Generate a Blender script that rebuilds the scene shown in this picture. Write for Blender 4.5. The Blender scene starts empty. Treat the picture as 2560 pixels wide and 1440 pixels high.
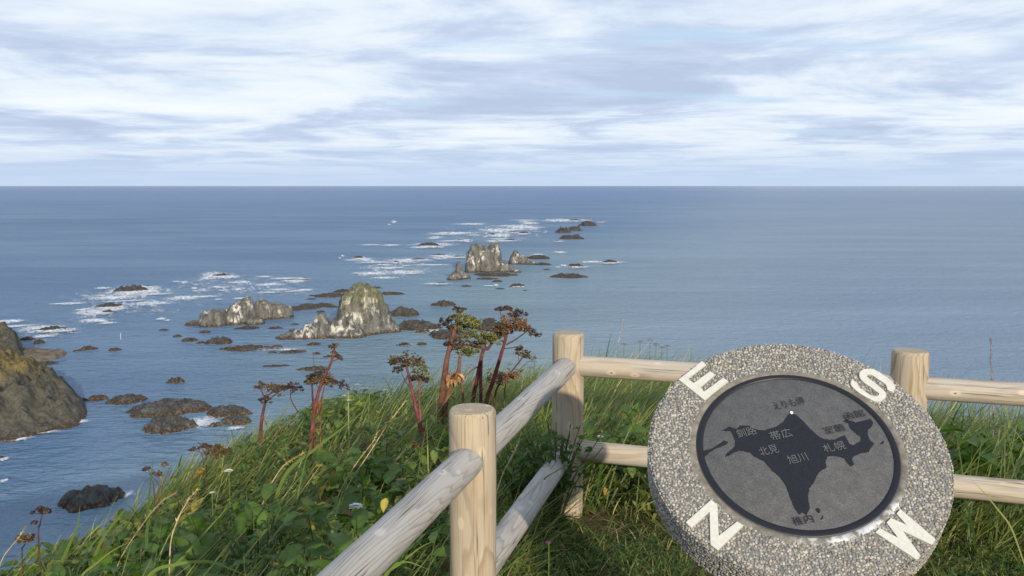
import bpy, math, random
import numpy as np
from mathutils import Vector, Matrix
random.seed(7); RNG = np.random.default_rng(7)
S = bpy.context.scene; COL = S.collection

# ------------------------------------------------------------------ camera
FPX = 2280.0; PITCH = math.atan(256/FPX); EYE = 1.57; SEA = EYE-60.0
cd = bpy.data.cameras.new('camera'); cam = bpy.data.objects.new('camera', cd); COL.objects.link(cam)
cam.location = (0, 0, EYE); cam.rotation_euler = (math.pi/2-PITCH, 0, 0)
cd.sensor_width = 36; cd.lens = 36*FPX/2560; cd.clip_start = .05; cd.clip_end = 400000
S.camera = cam
S.cycles.transparent_max_bounces = 48
S.view_settings.view_transform = 'Standard'; S.view_settings.look = 'None'
S.view_settings.exposure = 0.0; S.view_settings.gamma = 1

# ------------------------------------------------------------------ node helper
class N:
    def __init__(self, tree): self.t = tree
    def new(self, typ, ins=None, **props):
        n = self.t.nodes.new(typ)
        for k, v in props.items(): setattr(n, k, v)
        for k, v in (ins or {}).items(): self.put(n.inputs[k], v)
        return n
    def put(self, sock, v):
        if isinstance(v, bpy.types.NodeSocket): self.t.links.new(v, sock)
        elif isinstance(v, bpy.types.Node): self.t.links.new(v.outputs[0], sock)
        else: sock.default_value = v
    def math(self, op, a, b=0.0, c=0.0, clamp=False):
        n = self.new('ShaderNodeMath', operation=op, use_clamp=clamp)
        self.put(n.inputs[0], a); self.put(n.inputs[1], b); self.put(n.inputs[2], c); return n.outputs[0]
    def vmath(self, op, a, b=(0, 0, 0)):
        n = self.new('ShaderNodeVectorMath', operation=op); self.put(n.inputs[0], a); self.put(n.inputs[1], b); return n.outputs[0]
    def noise(self, vec, scale=5., detail=4., rough=.5, dist=0., out=0):
        n = self.new('ShaderNodeTexNoise', {'Vector': vec, 'Scale': scale, 'Detail': detail, 'Roughness': rough, 'Distortion': dist}); return n.outputs[out]
    def ramp(self, fac, stops, interp='LINEAR'):
        n = self.new('ShaderNodeValToRGB'); n.color_ramp.interpolation = interp
        el = n.color_ramp.elements
        while len(el) < len(stops): el.new(.5)
        for e, (p, c) in zip(el, stops):
            e.position = p; e.color = tuple(c)+(1,) if not isinstance(c, (int, float)) else (c, c, c, 1)
        self.put(n.inputs[0], fac); return n.outputs[0]
    def mix(self, f, a, b, mode='MIX'):
        n = self.new('ShaderNodeMix', data_type='RGBA', blend_type=mode)
        self.put(n.inputs[0], f)
        for s, v in ((n.inputs[6], a), (n.inputs[7], b)):
            if isinstance(v, tuple) and len(v) == 3: v = v+(1,)
            self.put(s, v)
        return n.outputs[2]
    def sep(self, v): return self.new('ShaderNodeSeparateXYZ', {0: v}).outputs
    def comb(self, x, y, z): return self.new('ShaderNodeCombineXYZ', {0: x, 1: y, 2: z}).outputs[0]
    def smooth(self, v, a, b):
        n = self.new('ShaderNodeMapRange', {0: v, 1: a, 2: b}, interpolation_type='SMOOTHSTEP'); return n.outputs[0]
    def bump(self, h, strength=.5, dist=.01, normal=None):
        n = self.new('ShaderNodeBump', {'Height': h, 'Strength': strength, 'Distance': dist})
        if normal is not None: self.put(n.inputs['Normal'], normal)
        return n.outputs[0]

# ------------------------------------------------------------------ sun + sky
SUN_AZ = Vector((.292, -.956)); SUN_EL = math.radians(16)
to_sun = Vector((SUN_AZ.x*math.cos(SUN_EL), SUN_AZ.y*math.cos(SUN_EL), math.sin(SUN_EL)))
sl = bpy.data.lights.new('sun', 'SUN'); sl.energy = 4.5; sl.angle = math.radians(.7); sl.color = (1, .89, .72)
so = bpy.data.objects.new('sun', sl); COL.objects.link(so)
so.rotation_euler = to_sun.to_track_quat('Z', 'Y').to_euler(); so.location = (5, -15, 12)

CLOUD_SEED = 5.7
W = bpy.data.worlds.new('World'); S.world = W; W.use_nodes = True
nt = W.node_tree; nt.nodes.clear(); n = N(nt)
sky = n.new('ShaderNodeTexSky', sky_type='NISHITA', sun_disc=False)
sky.sun_elevation = SUN_EL; sky.sun_rotation = math.atan2(SUN_AZ.x, SUN_AZ.y); sky.altitude = 60
tc = n.new('ShaderNodeTexCoord'); d = n.sep(tc.outputs['Generated'])
el = n.math('MAXIMUM', d[2], 0.0)
den = n.math('ADD', el, .045)
u = n.math('DIVIDE', d[0], den); v = n.math('DIVIDE', d[1], den)
warp = n.noise(n.comb(n.math('MULTIPLY', u, .25), n.math('MULTIPLY', v, .25), 1.7), 1.0, 2, .5)
wv = n.math('MULTIPLY', n.math('SUBTRACT', warp, .5), .9)
P1 = n.comb(n.math('MULTIPLY', n.math('ADD', u, wv), -.58), n.math('ADD', n.math('MULTIPLY', v, .50), wv), CLOUD_SEED)
c1 = n.noise(P1, 1.0, 8, .60, .35)
P2 = n.comb(n.math('MULTIPLY', u, .9), n.math('MULTIPLY', v, 1.9), 9.1)
c2 = n.noise(P2, 1.0, 5, .6)
cs = n.math('ADD', n.math('MULTIPLY', c1, .82), n.math('MULTIPLY', c2, .18))
cloud = n.ramp(cs, [(.35, (9.2, 9.8, 10.1)), (.45, (8.2, 9.0, 9.9)), (.492, (7.2, 8.2, 9.6)), (.54, (6.0, 7.0, 8.9)), (.62, (5.0, 6.0, 7.9))])
hole = n.noise(n.comb(n.math('MULTIPLY', u, .45), n.math('MULTIPLY', v, .9), 21.), 1.0, 5, .5)
hm = n.math('MULTIPLY', n.smooth(hole, .57, .72), .7)
blue = n.mix(.75, sky, (5.6, 7.9, 10.4))
c = n.mix(hm, cloud, blue)
hz = n.smooth(el, .06, .0)
c = n.mix(n.math('MULTIPLY', hz, .95), c, (5.6, 6.9, 8.9))
bg = n.new('ShaderNodeBackground', {'Color': c, 'Strength': .1})
nt.links.new(bg.outputs[0], n.new('ShaderNodeOutputWorld').inputs[0])

# ------------------------------------------------------------------ geometry helpers
FW = np.array([0, math.cos(PITCH), -math.sin(PITCH)]); UP = np.array([0, math.sin(PITCH), math.cos(PITCH)])
CC = np.array([0, 0, EYE])
def ray(px, py): return FW+(px-1280)/FPX*np.array([1., 0, 0])-(py-720)/FPX*UP
def at_y(px, py, y): r = ray(px, py); return CC+r*(y/r[1])
def at_z(px, py, z): r = ray(px, py); return CC+r*((z-EYE)/r[2])
def on_sea(px, py): return at_z(px, py, SEA)

def hash3(ix, iy, iz, seed):
    h = (ix*374761393+iy*668265263+iz*2147483647+seed*974634777) & 0xFFFFFFFF
    h = ((h ^ (h >> 13))*1274126177) & 0xFFFFFFFF
    h = ((h ^ (h >> 16))*2246822519) & 0xFFFFFFFF
    return ((h ^ (h >> 15)) & 0xFFFFFF)/float(0xFFFFFF)
def vnoise(p, seed=0):
    p = np.asarray(p, float); i = np.floor(p).astype(np.int64); f = p-i; f = f*f*f*(f*(f*6-15)+10)
    r = 0
    for dx in (0, 1):
        for dy in (0, 1):
            for dz in (0, 1):
                w = (f[..., 0] if dx else 1-f[..., 0])*(f[..., 1] if dy else 1-f[..., 1])*(f[..., 2] if dz else 1-f[..., 2])
                r = r+w*hash3(i[..., 0]+dx, i[..., 1]+dy, i[..., 2]+dz, seed)
    return r*2-1
def fbm(p, octv=4, seed=0, ridged=False, gain=.5):
    p = np.asarray(p, float); a = 1.; s = 0; t = 0
    for o in range(octv):
        q = vnoise(p*2.03**o+o*17.3, seed+o)
        s = s+a*((1-2*abs(q)) if ridged else q); t += a; a *= gain
    return s/t
def cell(p, seed=0):
    p = np.asarray(p, float); w = p+.35*np.stack([vnoise(p*1.3, seed+50), vnoise(p*1.3+9, seed+51), 0*p[..., 0]], -1); i = np.floor(w).astype(np.int64)
    return hash3(i[..., 0], i[..., 1], i[..., 2], seed)*2-1
def sstep(a, b, x): t = np.clip((x-a)/(b-a), 0, 1); return t*t*(3-2*t)

def mesh_np(name, verts, faces, cols=None, smooth=False):
    """verts (n,3); faces list of int arrays (m,k)"""
    me = bpy.data.meshes.new(name); verts = np.ascontiguousarray(verts, np.float32)
    me.vertices.add(len(verts)); me.vertices.foreach_set('co', verts.ravel())
    idx = np.concatenate([f.ravel() for f in faces]).astype(np.int32)
    tot = np.concatenate([np.full(len(f), f.shape[1]) for f in faces]).astype(np.int32)
    st = np.concatenate([[0], np.cumsum(tot)[:-1]]).astype(np.int32)
    me.loops.add(len(idx)); me.loops.foreach_set('vertex_index', idx)
    me.polygons.add(len(tot)); me.polygons.foreach_set('loop_start', st); me.polygons.foreach_set('loop_total', tot)
    if smooth: me.polygons.foreach_set('use_smooth', np.ones(len(tot), bool))
    me.update(calc_edges=True); me.validate()
    if cols is not None:
        ca = me.color_attributes.new('Col', 'FLOAT_COLOR', 'POINT')
        ca.data.foreach_set('color', np.concatenate([cols, np.ones((len(cols), 1))], 1).astype(np.float32).ravel())
    return me
def link(name, me, mat=None, parent=None, loc=None):
    o = bpy.data.objects.new(name, me); COL.objects.link(o)
    if mat is not None and me is not None and len(me.materials) == 0: me.materials.append(mat)
    if parent is not None: o.parent = parent
    if loc is not None: o.location = loc
    return o
def tag(o, label, cat=None, group=None, kind=None):
    o['label'] = label
    if cat: o['category'] = cat
    if group: o['group'] = group
    if kind: o['kind'] = kind
    return o
def empty(name, loc=(0, 0, 0)): o = link(name, None); o.location = loc; o.empty_display_size = .1; return o
class MB:
    def __init__(self): self.v = []; self.f = []; self.c = []; self.n = 0
    def add(self, v, f, col=None):
        v = np.asarray(v, float); self.v.append(v)
        for a in f: self.f.append(np.asarray(a)+self.n)
        if col is not None: self.c.append(np.broadcast_to(np.asarray(col, float), (len(v), 3)))
        self.n += len(v)
    def mesh(self, name, off=(0, 0, 0), smooth=False):
        d = {}
        for a in self.f: d.setdefault(a.shape[1], []).append(a)
        return mesh_np(name, np.concatenate(self.v)-np.asarray(off, float), [np.concatenate(x) for x in d.values()],
                       np.concatenate(self.c) if self.c else None, smooth)
def smooth_line(pts, sub=5):
    p = np.asarray(pts, float); p = np.vstack([2*p[0]-p[1], p, 2*p[-1]-p[-2]]); out = []
    for i in range(1, len(p)-2):
        for t in np.linspace(0, 1, sub, endpoint=False):
            a, b, c_, e = p[i-1], p[i], p[i+1], p[i+2]
            out.append(.5*((2*b)+(-a+c_)*t+(2*a-5*b+4*c_-e)*t*t+(-a+3*b-3*c_+e)*t**3))
    out.append(p[-2]); return np.array(out)
def tube(mb, pts, radii, sides=7, col=None, cap=True):
    p = np.asarray(pts, float); m = len(p); r = np.interp(np.linspace(0, 1, m), np.linspace(0, 1, len(np.atleast_1d(radii))), np.atleast_1d(radii))
    tg = np.gradient(p, axis=0); tg /= np.linalg.norm(tg, axis=1)[:, None]+1e-9
    ref = np.array([.31, .95, .07]); a = np.cross(tg, ref); a /= np.linalg.norm(a, axis=1)[:, None]; b = np.cross(tg, a)
    th = np.arange(sides)*2*math.pi/sides
    v = p[:, None]+r[:, None, None]*(np.cos(th)[None, :, None]*a[:, None]+np.sin(th)[None, :, None]*b[:, None])
    v = v.reshape(-1, 3); i = np.arange(m-1)[:, None]*sides; j = np.arange(sides)[None]; k = (j+1) % sides
    q = np.stack([i+j, i+k, i+sides+k, i+sides+j], -1).reshape(-1, 4); fs = [q]
    if cap: fs.append(np.arange(sides)[None, ::-1]); fs.append((np.arange(sides)+(m-1)*sides)[None])
    mb.add(v, fs, col)

def mat(name): m = bpy.data.materials.new(name); m.use_nodes = True; m.node_tree.nodes.clear(); return m, N(m.node_tree)
def finish(m, n, sh, disp=None):
    o = n.new('ShaderNodeOutputMaterial'); m.node_tree.links.new(sh.outputs[0] if isinstance(sh, bpy.types.Node) else sh, o.inputs[0]); return m
def pbsdf(n, col, rough=.7, normal=None, spec=.4, **kw):
    ins = {'Base Color': col if not (isinstance(col, tuple) and len(col) == 3) else col+(1,), 'Roughness': rough, 'Specular IOR Level': spec}
    ins.update(kw)
    b = n.new('ShaderNodeBsdfPrincipled', ins)
    if normal is not None: n.put(b.inputs['Normal'], normal)
    return b

# ------------------------------------------------------------------ materials
def m_water():
    m, n = mat('sea_water')
    P = n.new('ShaderNodeNewGeometry').outputs['Position']; p = n.sep(P)
    # open side (left of the reef) is rougher than the lee side; reef line runs from (-60,140) to (180,1500)
    side = n.math('SUBTRACT', p[0], n.math('MULTIPLY_ADD', p[1], .165, -60.))
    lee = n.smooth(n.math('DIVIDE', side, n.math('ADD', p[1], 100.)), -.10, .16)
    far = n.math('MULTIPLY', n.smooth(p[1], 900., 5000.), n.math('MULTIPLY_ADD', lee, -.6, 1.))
    def wv(sx, sy, rot, sc, det, seed):
        mp = n.new('ShaderNodeMapping', {'Vector': P, 'Rotation': (0, 0, rot), 'Scale': (sx, sy, 1), 'Location': (seed, seed*.7, 0)})
        return n.noise(mp.outputs[0], sc, det, .55)
    swell = wv(.35, 1., .25, .055, 4, 3.)
    chop = wv(.6, 1., .2, .30, 6, 11.)
    rip = wv(.6, 1., .1, 1.1, 4, 23.)
    streak = wv(.12, 1., .06, .02, 5, 41.)
    streak2 = wv(.10, 1., .03, .0035, 6, 57.)
    ripS = n.math('MULTIPLY', rip, n.smooth(streak, .2, .6))
    k = n.math('MULTIPLY_ADD', lee, -.50, 1.0)
    h = n.math('ADD', n.math('ADD', n.math('MULTIPLY', n.math('MULTIPLY', swell, 7.0), k), n.math('MULTIPLY', n.math('MULTIPLY', chop, 4.2), k)), n.math('MULTIPLY', ripS, 1.5))
    nb = n.bump(h, 1.0, 1.0)
    depth = wv(.4, 1., .3, .010, 4, 71.)
    # shallow lagoon round the reef: greener body colour
    sh = n.smooth(n.math('ABSOLUTE', n.math('SUBTRACT', n.math('DIVIDE', side, n.math('ADD', p[1], 100.)), .02)), .30, .02)
    shal = n.math('MULTIPLY', sh, n.smooth(p[1], 1400., 300.))
    deep = n.mix(n.smooth(depth, .35, .7), (.088, .175, .305), (.135, .235, .355))
    teal = n.mix(n.smooth(depth, .35, .65), (.155, .245, .300), (.225, .330, .365))
    col = n.mix(n.math('MULTIPLY', shal, .95), deep, teal)
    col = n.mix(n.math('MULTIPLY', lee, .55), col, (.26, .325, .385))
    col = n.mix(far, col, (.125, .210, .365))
    rough = n.math('MULTIPLY_ADD', lee, -.06, .24)
    # waves too fine to resolve keep the mean reflectance of a ruffled sea well below a mirror's at grazing angles
    fr = n.new('ShaderNodeFresnel', {'IOR': 1.33, 'Normal': nb}).outputs[0]
    fac = n.math('ADD', n.math('MULTIPLY', fr, n.math('MULTIPLY_ADD', lee, .12, n.math('MULTIPLY_ADD', n.math('ADD', n.smooth(streak, .38, .62), n.smooth(streak2, .35, .65)), .13, .38))), .06)
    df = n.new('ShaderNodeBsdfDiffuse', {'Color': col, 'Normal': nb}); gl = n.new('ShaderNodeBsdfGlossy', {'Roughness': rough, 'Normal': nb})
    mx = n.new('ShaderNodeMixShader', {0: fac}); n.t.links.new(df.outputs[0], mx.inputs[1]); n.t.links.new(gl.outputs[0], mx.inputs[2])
    return finish(m, n, mx)
def m_rock(name, kind):
    m, n = mat(name)
    g = n.new('ShaderNodeNewGeometry'); P = g.outputs['Position']; p = n.sep(P)
    z = n.math('SUBTRACT', p[2], SEA)
    a = n.noise(P, .35, 6, .6); b = n.noise(P, 1.6, 5, .6); st = n.noise(n.comb(n.math('MULTIPLY', p[0], .42), n.math('MULTIPLY', p[1], .42), n.math('MULTIPLY_ADD', p[0], .10, n.math('MULTIPLY', p[2], .13))), 1.0, 6, .65, .5)
    grey = n.ramp(n.math('ADD', n.math('MULTIPLY', a, .5), n.math('MULTIPLY', b, .5)), [(.34, (.018, .017, .017)), (.5, (.052, .049, .046)), (.64, (.105, .100, .090))] if kind in ('reef',) else ([(.34, (.020, .020, .018)), (.5, (.058, .055, .045)), (.64, (.120, .112, .088))] if kind == 'head' else [(.34, (.028, .028, .027)), (.5, (.086, .083, .075)), (.64, (.175, .168, .15))]))
    nz = n.sep(g.outputs['Normal'])[2]
    col = grey
    if kind in ('stack', 'pale'):
        col = n.mix(n.math('MULTIPLY', n.smooth(st, .42, .64), .6), col, (.205, .19, .155))
        guano = n.math('MULTIPLY', n.smooth(n.noise(P, .13, 5, .6), .50 if kind == 'pale' else .47, .62), n.smooth(st, .47, .60))
        col = n.mix(n.math('MULTIPLY', guano, .9), col, (.66, .62, .53))
    if kind == 'pale':
        pass
    if kind == 'stack':
        moss = n.math('MULTIPLY', n.smooth(n.math('ADD', z, n.math('MULTIPLY', a, 14.)), 15., 22.), n.smooth(b, .38, .6))
        col = n.mix(n.math('MULTIPLY', moss, .8), col, (.145, .140, .045))
    if kind == 'head':
        moss = n.math('MULTIPLY', n.smooth(n.math('ADD', n.math('MULTIPLY', z, .9), n.math('MULTIPLY', a, 12.)), 14., 20.), n.smooth(n.math('ADD', nz, n.math('MULTIPLY', b, .5)), .55, .85))
        col = n.mix(n.math('MULTIPLY', n.smooth(st, .42, .62), .55), col, (.115, .098, .062))
        mc = n.ramp(b, [(.35, (.065, .062, .024)), (.5, (.135, .100, .036)), (.65, (.21, .14, .045))])
        col = n.mix(moss, col, mc)
    kelp = n.smooth(n.math('ADD', z, n.math('MULTIPLY', b, 1.6)), 2.3 if kind != 'reef' else 2.5, 1.2)
    kc = n.ramp(b, [(.36, (.014, .011, .010)), (.52, (.052, .036, .022)), (.66, (.17, .105, .036))])
    col = n.mix(n.math('MULTIPLY', kelp, .92), col, kc)
    nb = n.bump(n.math('ADD', a, n.math('MULTIPLY', b, .5)), .9, .5)
    return finish(m, n, pbsdf(n, col, .75, nb, .3))
def m_foam():
    m, n = mat('foam'); P = n.new('ShaderNodeNewGeometry').outputs['Position']
    e = n.new('ShaderNodeAttribute', attribute_name='Col'); er = n.sep(e.outputs['Color'])
    lu = n.math('MULTIPLY', er[1], 1.); lv = n.math('MULTIPLY', er[2], 1.)
    f = n.noise(n.comb(n.math('MULTIPLY', lu, 2.2), n.math('MULTIPLY', lv, 2.6), 0.), 1., 6, .68, .7)
    f2 = n.noise(n.comb(n.math('MULTIPLY', lu, 9.), n.math('MULTIPLY', lv, 9.), 4.), 1., 5, .7, .5)
    ff = n.math('ADD', n.math('MULTIPLY', f, .68), n.math('MULTIPLY', f2, .32))
    al = n.math('MULTIPLY', n.smooth(n.math('ADD', ff, n.math('MULTIPLY_ADD', er[0], .40, -.27)), .42, .70), .95)
    b = pbsdf(n, (.80, .82, .84), .9, None, .1)
    mx = n.new('ShaderNodeMixShader', {0: al}); t = n.new('ShaderNodeBsdfTransparent')
    n.t.links.new(t.outputs[0], mx.inputs[1]); n.t.links.new(b.outputs[0], mx.inputs[2])
    return finish(m, n, mx)
def m_wood(name, light, dark, weather, wamt, freq=105., zf=1.3):
    m, n = mat(name)
    tc = n.new('ShaderNodeTexCoord').outputs['Object']; p = n.sep(tc)
    rnd = n.new('ShaderNodeObjectInfo').outputs['Random']; w = n.math('MULTIPLY', rnd, 37.)
    pos = n.comb(n.math('ADD', p[0], w), p[1], p[2])
    # wandering pith: growth rings cut by the turned surface give cathedral figures
    ox = n.math('MULTIPLY', n.math('SUBTRACT', n.noise(n.comb(w, 0., n.math('MULTIPLY', p[2], zf)), 1., 2, .5), .5), .13)
    oy = n.math('MULTIPLY', n.math('SUBTRACT', n.noise(n.comb(w, 5., n.math('MULTIPLY', p[2], zf)), 1., 2, .5), .5), .13)
    wob = n.math('MULTIPLY', n.math('SUBTRACT', n.noise(n.comb(n.math('MULTIPLY_ADD', p[0], 9., w), n.math('MULTIPLY', p[1], 9.), n.math('MULTIPLY', p[2], zf*1.6)), 1., 3, .55), .5), .03)
    dx = n.math('ADD', p[0], ox); dy = n.math('ADD', p[1], oy)
    r = n.math('ADD', n.math('SQRT', n.math('ADD', n.math('MULTIPLY', dx, dx), n.math('MULTIPLY', dy, dy))), wob)
    ring = n.math('FRACT', n.math('MULTIPLY', r, freq))
    rr = n.ramp(ring, [(0., 0.), (.62, .25), (.86, 1.), (.93, .85), (1., 0.)])
    fine = n.noise(n.comb(n.math('MULTIPLY_ADD', p[0], 260., w), n.math('MULTIPLY', p[1], 260.), n.math('MULTIPLY', p[2], 6.)), 1., 3, .6)
    blot = n.noise(n.comb(n.math('MULTIPLY_ADD', p[0], 14., w), n.math('MULTIPLY', p[1], 14.), n.math('MULTIPLY', p[2], 4.)), 1., 4, .6)
    col = n.mix(n.math('MULTIPLY', rr, .8), light, dark)
    col = n.mix(n.math('MULTIPLY', n.smooth(fine, .42, .72), .55), col, dark)
    we = n.math('MULTIPLY', n.smooth(blot, .38, .62), wamt)
    col = n.mix(we, col, weather)
    vo = n.new('ShaderNodeTexVoronoi', {'Vector': n.comb(n.math('MULTIPLY', n.math('ADD', p[0], w), 12.), n.math('MULTIPLY', p[1], 12.), n.math('MULTIPLY', p[2], 7.)), 'Scale': 1.0, 'Randomness': 1.})
    kn = vo.outputs['Distance']
    col = n.mix(n.math('MULTIPLY', n.smooth(kn, .20, .12), .75), col, tuple(min(1, x*1.25) for x in light))
    col = n.mix(n.math('MULTIPLY', n.smooth(kn, .065, .03), .85), col, (.045, .03, .02))
    ck = n.noise(n.comb(n.math('MULTIPLY_ADD', p[0], 42., w), n.math('MULTIPLY', p[1], 42.), n.math('MULTIPLY', p[2], .55)), 1., 3, .55)
    gate = n.noise(n.comb(n.math('MULTIPLY_ADD', p[0], 20., w), n.math('MULTIPLY', p[1], 20.), n.math('MULTIPLY', p[2], 1.5)), 1., 2, .5)
    crack = n.math('MULTIPLY', n.smooth(n.math('ABSOLUTE', n.math('SUBTRACT', ck, .52)), .012, .003), n.smooth(gate, .44, .54))
    col = n.mix(n.math('MULTIPLY', crack, .75), col, (.07, .05, .035))
    stain = n.noise(n.comb(n.math('MULTIPLY_ADD', p[0], 30., w), n.math('MULTIPLY', p[1], 30.), n.math('MULTIPLY', p[2], 2.2)), 1., 5, .65)
    col = n.mix(n.math('MULTIPLY', n.smooth(stain, .55, .72), .35), col, tuple(x*.5 for x in weather))
    h = n.math('SUBTRACT', n.math('MULTIPLY_ADD', rr, -.4, n.math('MULTIPLY', fine, .35)), crack)
    return finish(m, n, pbsdf(n, col, .72, n.bump(h, .5, .002), .25))
def m_leaf(name, transl=.35, rough=.5):
    m, n = mat(name); a = n.new('ShaderNodeAttribute', attribute_name='Col').outputs['Color']
    b = pbsdf(n, a, rough, None, .35)
    t = n.new('ShaderNodeBsdfTranslucent', {'Color': n.mix(1., a, (1.2, 1.25, .6), 'MULTIPLY')})
    mx = n.new('ShaderNodeMixShader', {0: transl}); n.t.links.new(b.outputs[0], mx.inputs[1]); n.t.links.new(t.outputs[0], mx.inputs[2])
    return finish(m, n, mx)
def m_col(name, rough=.8, spec=.2, var=.25, scale=60.):
    m, n = mat(name); a = n.new('ShaderNodeAttribute', attribute_name='Col').outputs['Color']
    x = n.noise(n.new('ShaderNodeTexCoord').outputs['Object'], scale, 4, .6)
    c_ = n.mix(1., a, n.ramp(x, [(.3, 1-var), (.7, 1+var)]), 'MULTIPLY')
    return finish(m, n, pbsdf(n, c_, rough, None, spec))
def m_plain(name, c0, c1, scale, rough=.7, spec=.3, bump=.2, dist=.002, detail=5):
    m, n = mat(name); x = n.noise(n.new('ShaderNodeTexCoord').outputs['Object'], scale, detail, .6)
    return finish(m, n, pbsdf(n, n.ramp(x, [(.32, c0), (.68, c1)]), rough, n.bump(x, bump, dist), spec))
def m_ground():
    m, n = mat('soil_and_turf'); P = n.new('ShaderNodeNewGeometry').outputs['Position']; z = n.sep(P)[2]
    a = n.noise(P, 2.2, 5, .6); b = n.noise(P, 30., 4, .65)
    c_ = n.ramp(b, [(.3, (.045, .032, .020)), (.55, (.11, .078, .045)), (.75, (.20, .15, .085))])
    g = n.ramp(b, [(.3, (.018, .030, .010)), (.7, (.055, .080, .022))])
    c_ = n.mix(n.smooth(a, .42, .56), c_, g)
    lo = n.noise(P, .12, 6, .6)
    cl = n.ramp(lo, [(.35, (.06, .075, .025)), (.5, (.12, .105, .05)), (.65, (.13, .115, .095))])
    c_ = n.mix(n.smooth(z, -1.5, -6.), c_, cl)
    return finish(m, n, pbsdf(n, c_, .95, n.bump(b, .8, .03), .1))
MWATER = m_water(); MREEF = m_rock('reef_rock', 'reef'); MSTACK = m_rock('stack_rock', 'stack'); MPALE = m_rock('guano_rock', 'pale'); MHEAD = m_rock('headland_rock', 'head')
MSPIT = m_plain('spit_gravel', (.085, .065, .045), (.19, .155, .115), .5, .9, .2, .8, .3); MFOAM = m_foam(); MLEAF = m_leaf('leaf', .48); MGRASS = m_leaf('grass_blade', .42, .45); MCOL = m_col('plant_dry', .85, .2, .45, 28.); MGROUND = m_ground()
MPOST = m_wood('post_wood', (.45, .368, .258), (.25, .178, .108), (.37, .325, .26), .5, 95.)
MRAILG = m_wood('rail_wood_grey', (.41, .385, .355), (.22, .205, .19), (.42, .41, .395), .35, 330., .35)
MRAILC = m_wood('rail_wood_cream', (.48, .405, .31), (.32, .262, .19), (.43, .40, .37), .6, 110., .5)

# ------------------------------------------------------------------ terrain of the cape
SIL = [(0, 1400, 3.8), (100, 1350, 4.0), (200, 1310, 4.3), (300, 1255, 4.6), (430, 1180, 5.0), (500, 1122, 5.4), (600, 1078, 5.8), (700, 1035, 6.2),
       (800, 995, 6.6), (900, 968, 7.0), (1000, 953, 7.4), (1100, 945, 7.6), (1200, 940, 7.8), (1330, 928, 8.0), (1420, 900, 8.2), (1500, 885, 8.5), (1570, 875, 8.7), (1640, 885, 8.6), (1720, 915, 8.0)]
ed = [(-90, -70), (-30, -18), (-9, -2), (-4.4, 2.0)]
edz = [-.35]*4
for px, py, y in SIL: q = at_y(px, py, y); ed.append(tuple(q[:2])); edz.append(q[2]-(.21 if px < 700 else .17 if px < 1380 else .30))
ed += [(2.3, 6.9), (3.2, 6.4), (4.2, 6.2), (6, 6.3), (10, 5.6), (22, 1), (45, -20), (100, -70)]
ED = np.array(ed); EDZ = np.array(edz+[-.22]*(len(ed)-len(edz)))
def edge_dist(x, y, wz=False):
    """signed distance to the cliff edge, + on land"""
    p = np.stack([x, y], -1); best = np.full(x.shape, 1e9); sg = np.zeros(x.shape); ez = np.zeros(x.shape)
    for a, b, za, zb in zip(ED[:-1], ED[1:], EDZ[:-1], EDZ[1:]):
        ab = b-a; t = np.clip(((p-a)@ab)/(ab@ab), 0, 1); q = a+t[..., None]*ab; dd = np.linalg.norm(p-q, axis=-1)
        s = ab[0]*(p[..., 1]-a[1])-ab[1]*(p[..., 0]-a[0])
        up = dd < best; best = np.where(up, dd, best); sg = np.where(up, np.sign(s), sg); ez = np.where(up, za+(zb-za)*t, ez)
    r = -best*np.where(sg == 0, 1, sg)
    return (r, ez) if wz else r
PF = np.array([-.1232, 2.7774]); PC = np.array([.2660, 4.2514]); PR = np.array([1.6745, 3.7798])
DL = (PF-PC)/np.linalg.norm(PF-PC); DR = (PR-PC)/np.linalg.norm(PR-PC)
NL = np.array([DL[1], -DL[0]]); NL = NL if NL[0] < 0 else -NL
NB = np.array([-DR[1], DR[0]]); NB = NB if NB[1] > 0 else -NB
def fence_out(x, y):
    p = np.stack([x, y], -1)-PC; return np.maximum(p@NL, p@NB)
def gz(x, y):
    x = np.asarray(x, float); y = np.asarray(y, float); e, ez = edge_dist(x, y, True); fo = fence_out(x, y)
    p = np.stack([x, y, 0*x], -1)
    z = ez*sstep(.05, 1, np.clip(fo, 0, None)/(np.clip(fo, 0, None)+np.clip(e, 0, None)+1e-6))+.05*fbm(p*.8, 3, 5)*sstep(-.1, .8, fo)+.015*fbm(p*3., 2, 9)
    drop = np.where(e < 0, -e, 0)
    z = z-np.minimum(drop*drop*1.3, drop*1.5-.43*(drop > .577)) * (drop > 0)
    z = z+np.where(e < -3, np.minimum((-e-3)*.12, 3.)*fbm(p*.15, 4, 3), 0)
    far = sstep(20, 70, np.hypot(x, y-2))*sstep(0, 20, e); z = z+far*(2+4*fbm(p*.02, 3, 8))
    return np.maximum(z, SEA-4)
def axis(c0, lo, hi, step, grow):
    a = [c0]; s = step
    while a[-1] < hi: a.append(a[-1]+s); s = step if abs(a[-1]-c0) < 6 else s*grow
    b = [c0]; s = step
    while b[-1] > lo: b.append(b[-1]-s); s = step if abs(b[-1]-c0) < 6 else s*grow
    return np.array(b[::-1][:-1]+a)
gx = axis(0., -130, 130, .12, 1.07); gy = axis(4., -110, 75, .12, 1.07)
X, Y = np.meshgrid(gx, gy); Z = gz(X, Y); nx, ny = len(gx), len(gy)
i = (np.arange(ny-1)[:, None]*nx+np.arange(nx-1)[None]).ravel()
g = link('cape_ground', mesh_np('cape_ground', np.stack([X, Y, Z], -1).reshape(-1, 3), [np.stack([i, i+1, i+nx+1, i+nx], -1)], None, True), MGROUND)
g['kind'] = 'structure'; g['label'] = 'grassy clifftop ground of the cape behind and below the fence'

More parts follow.
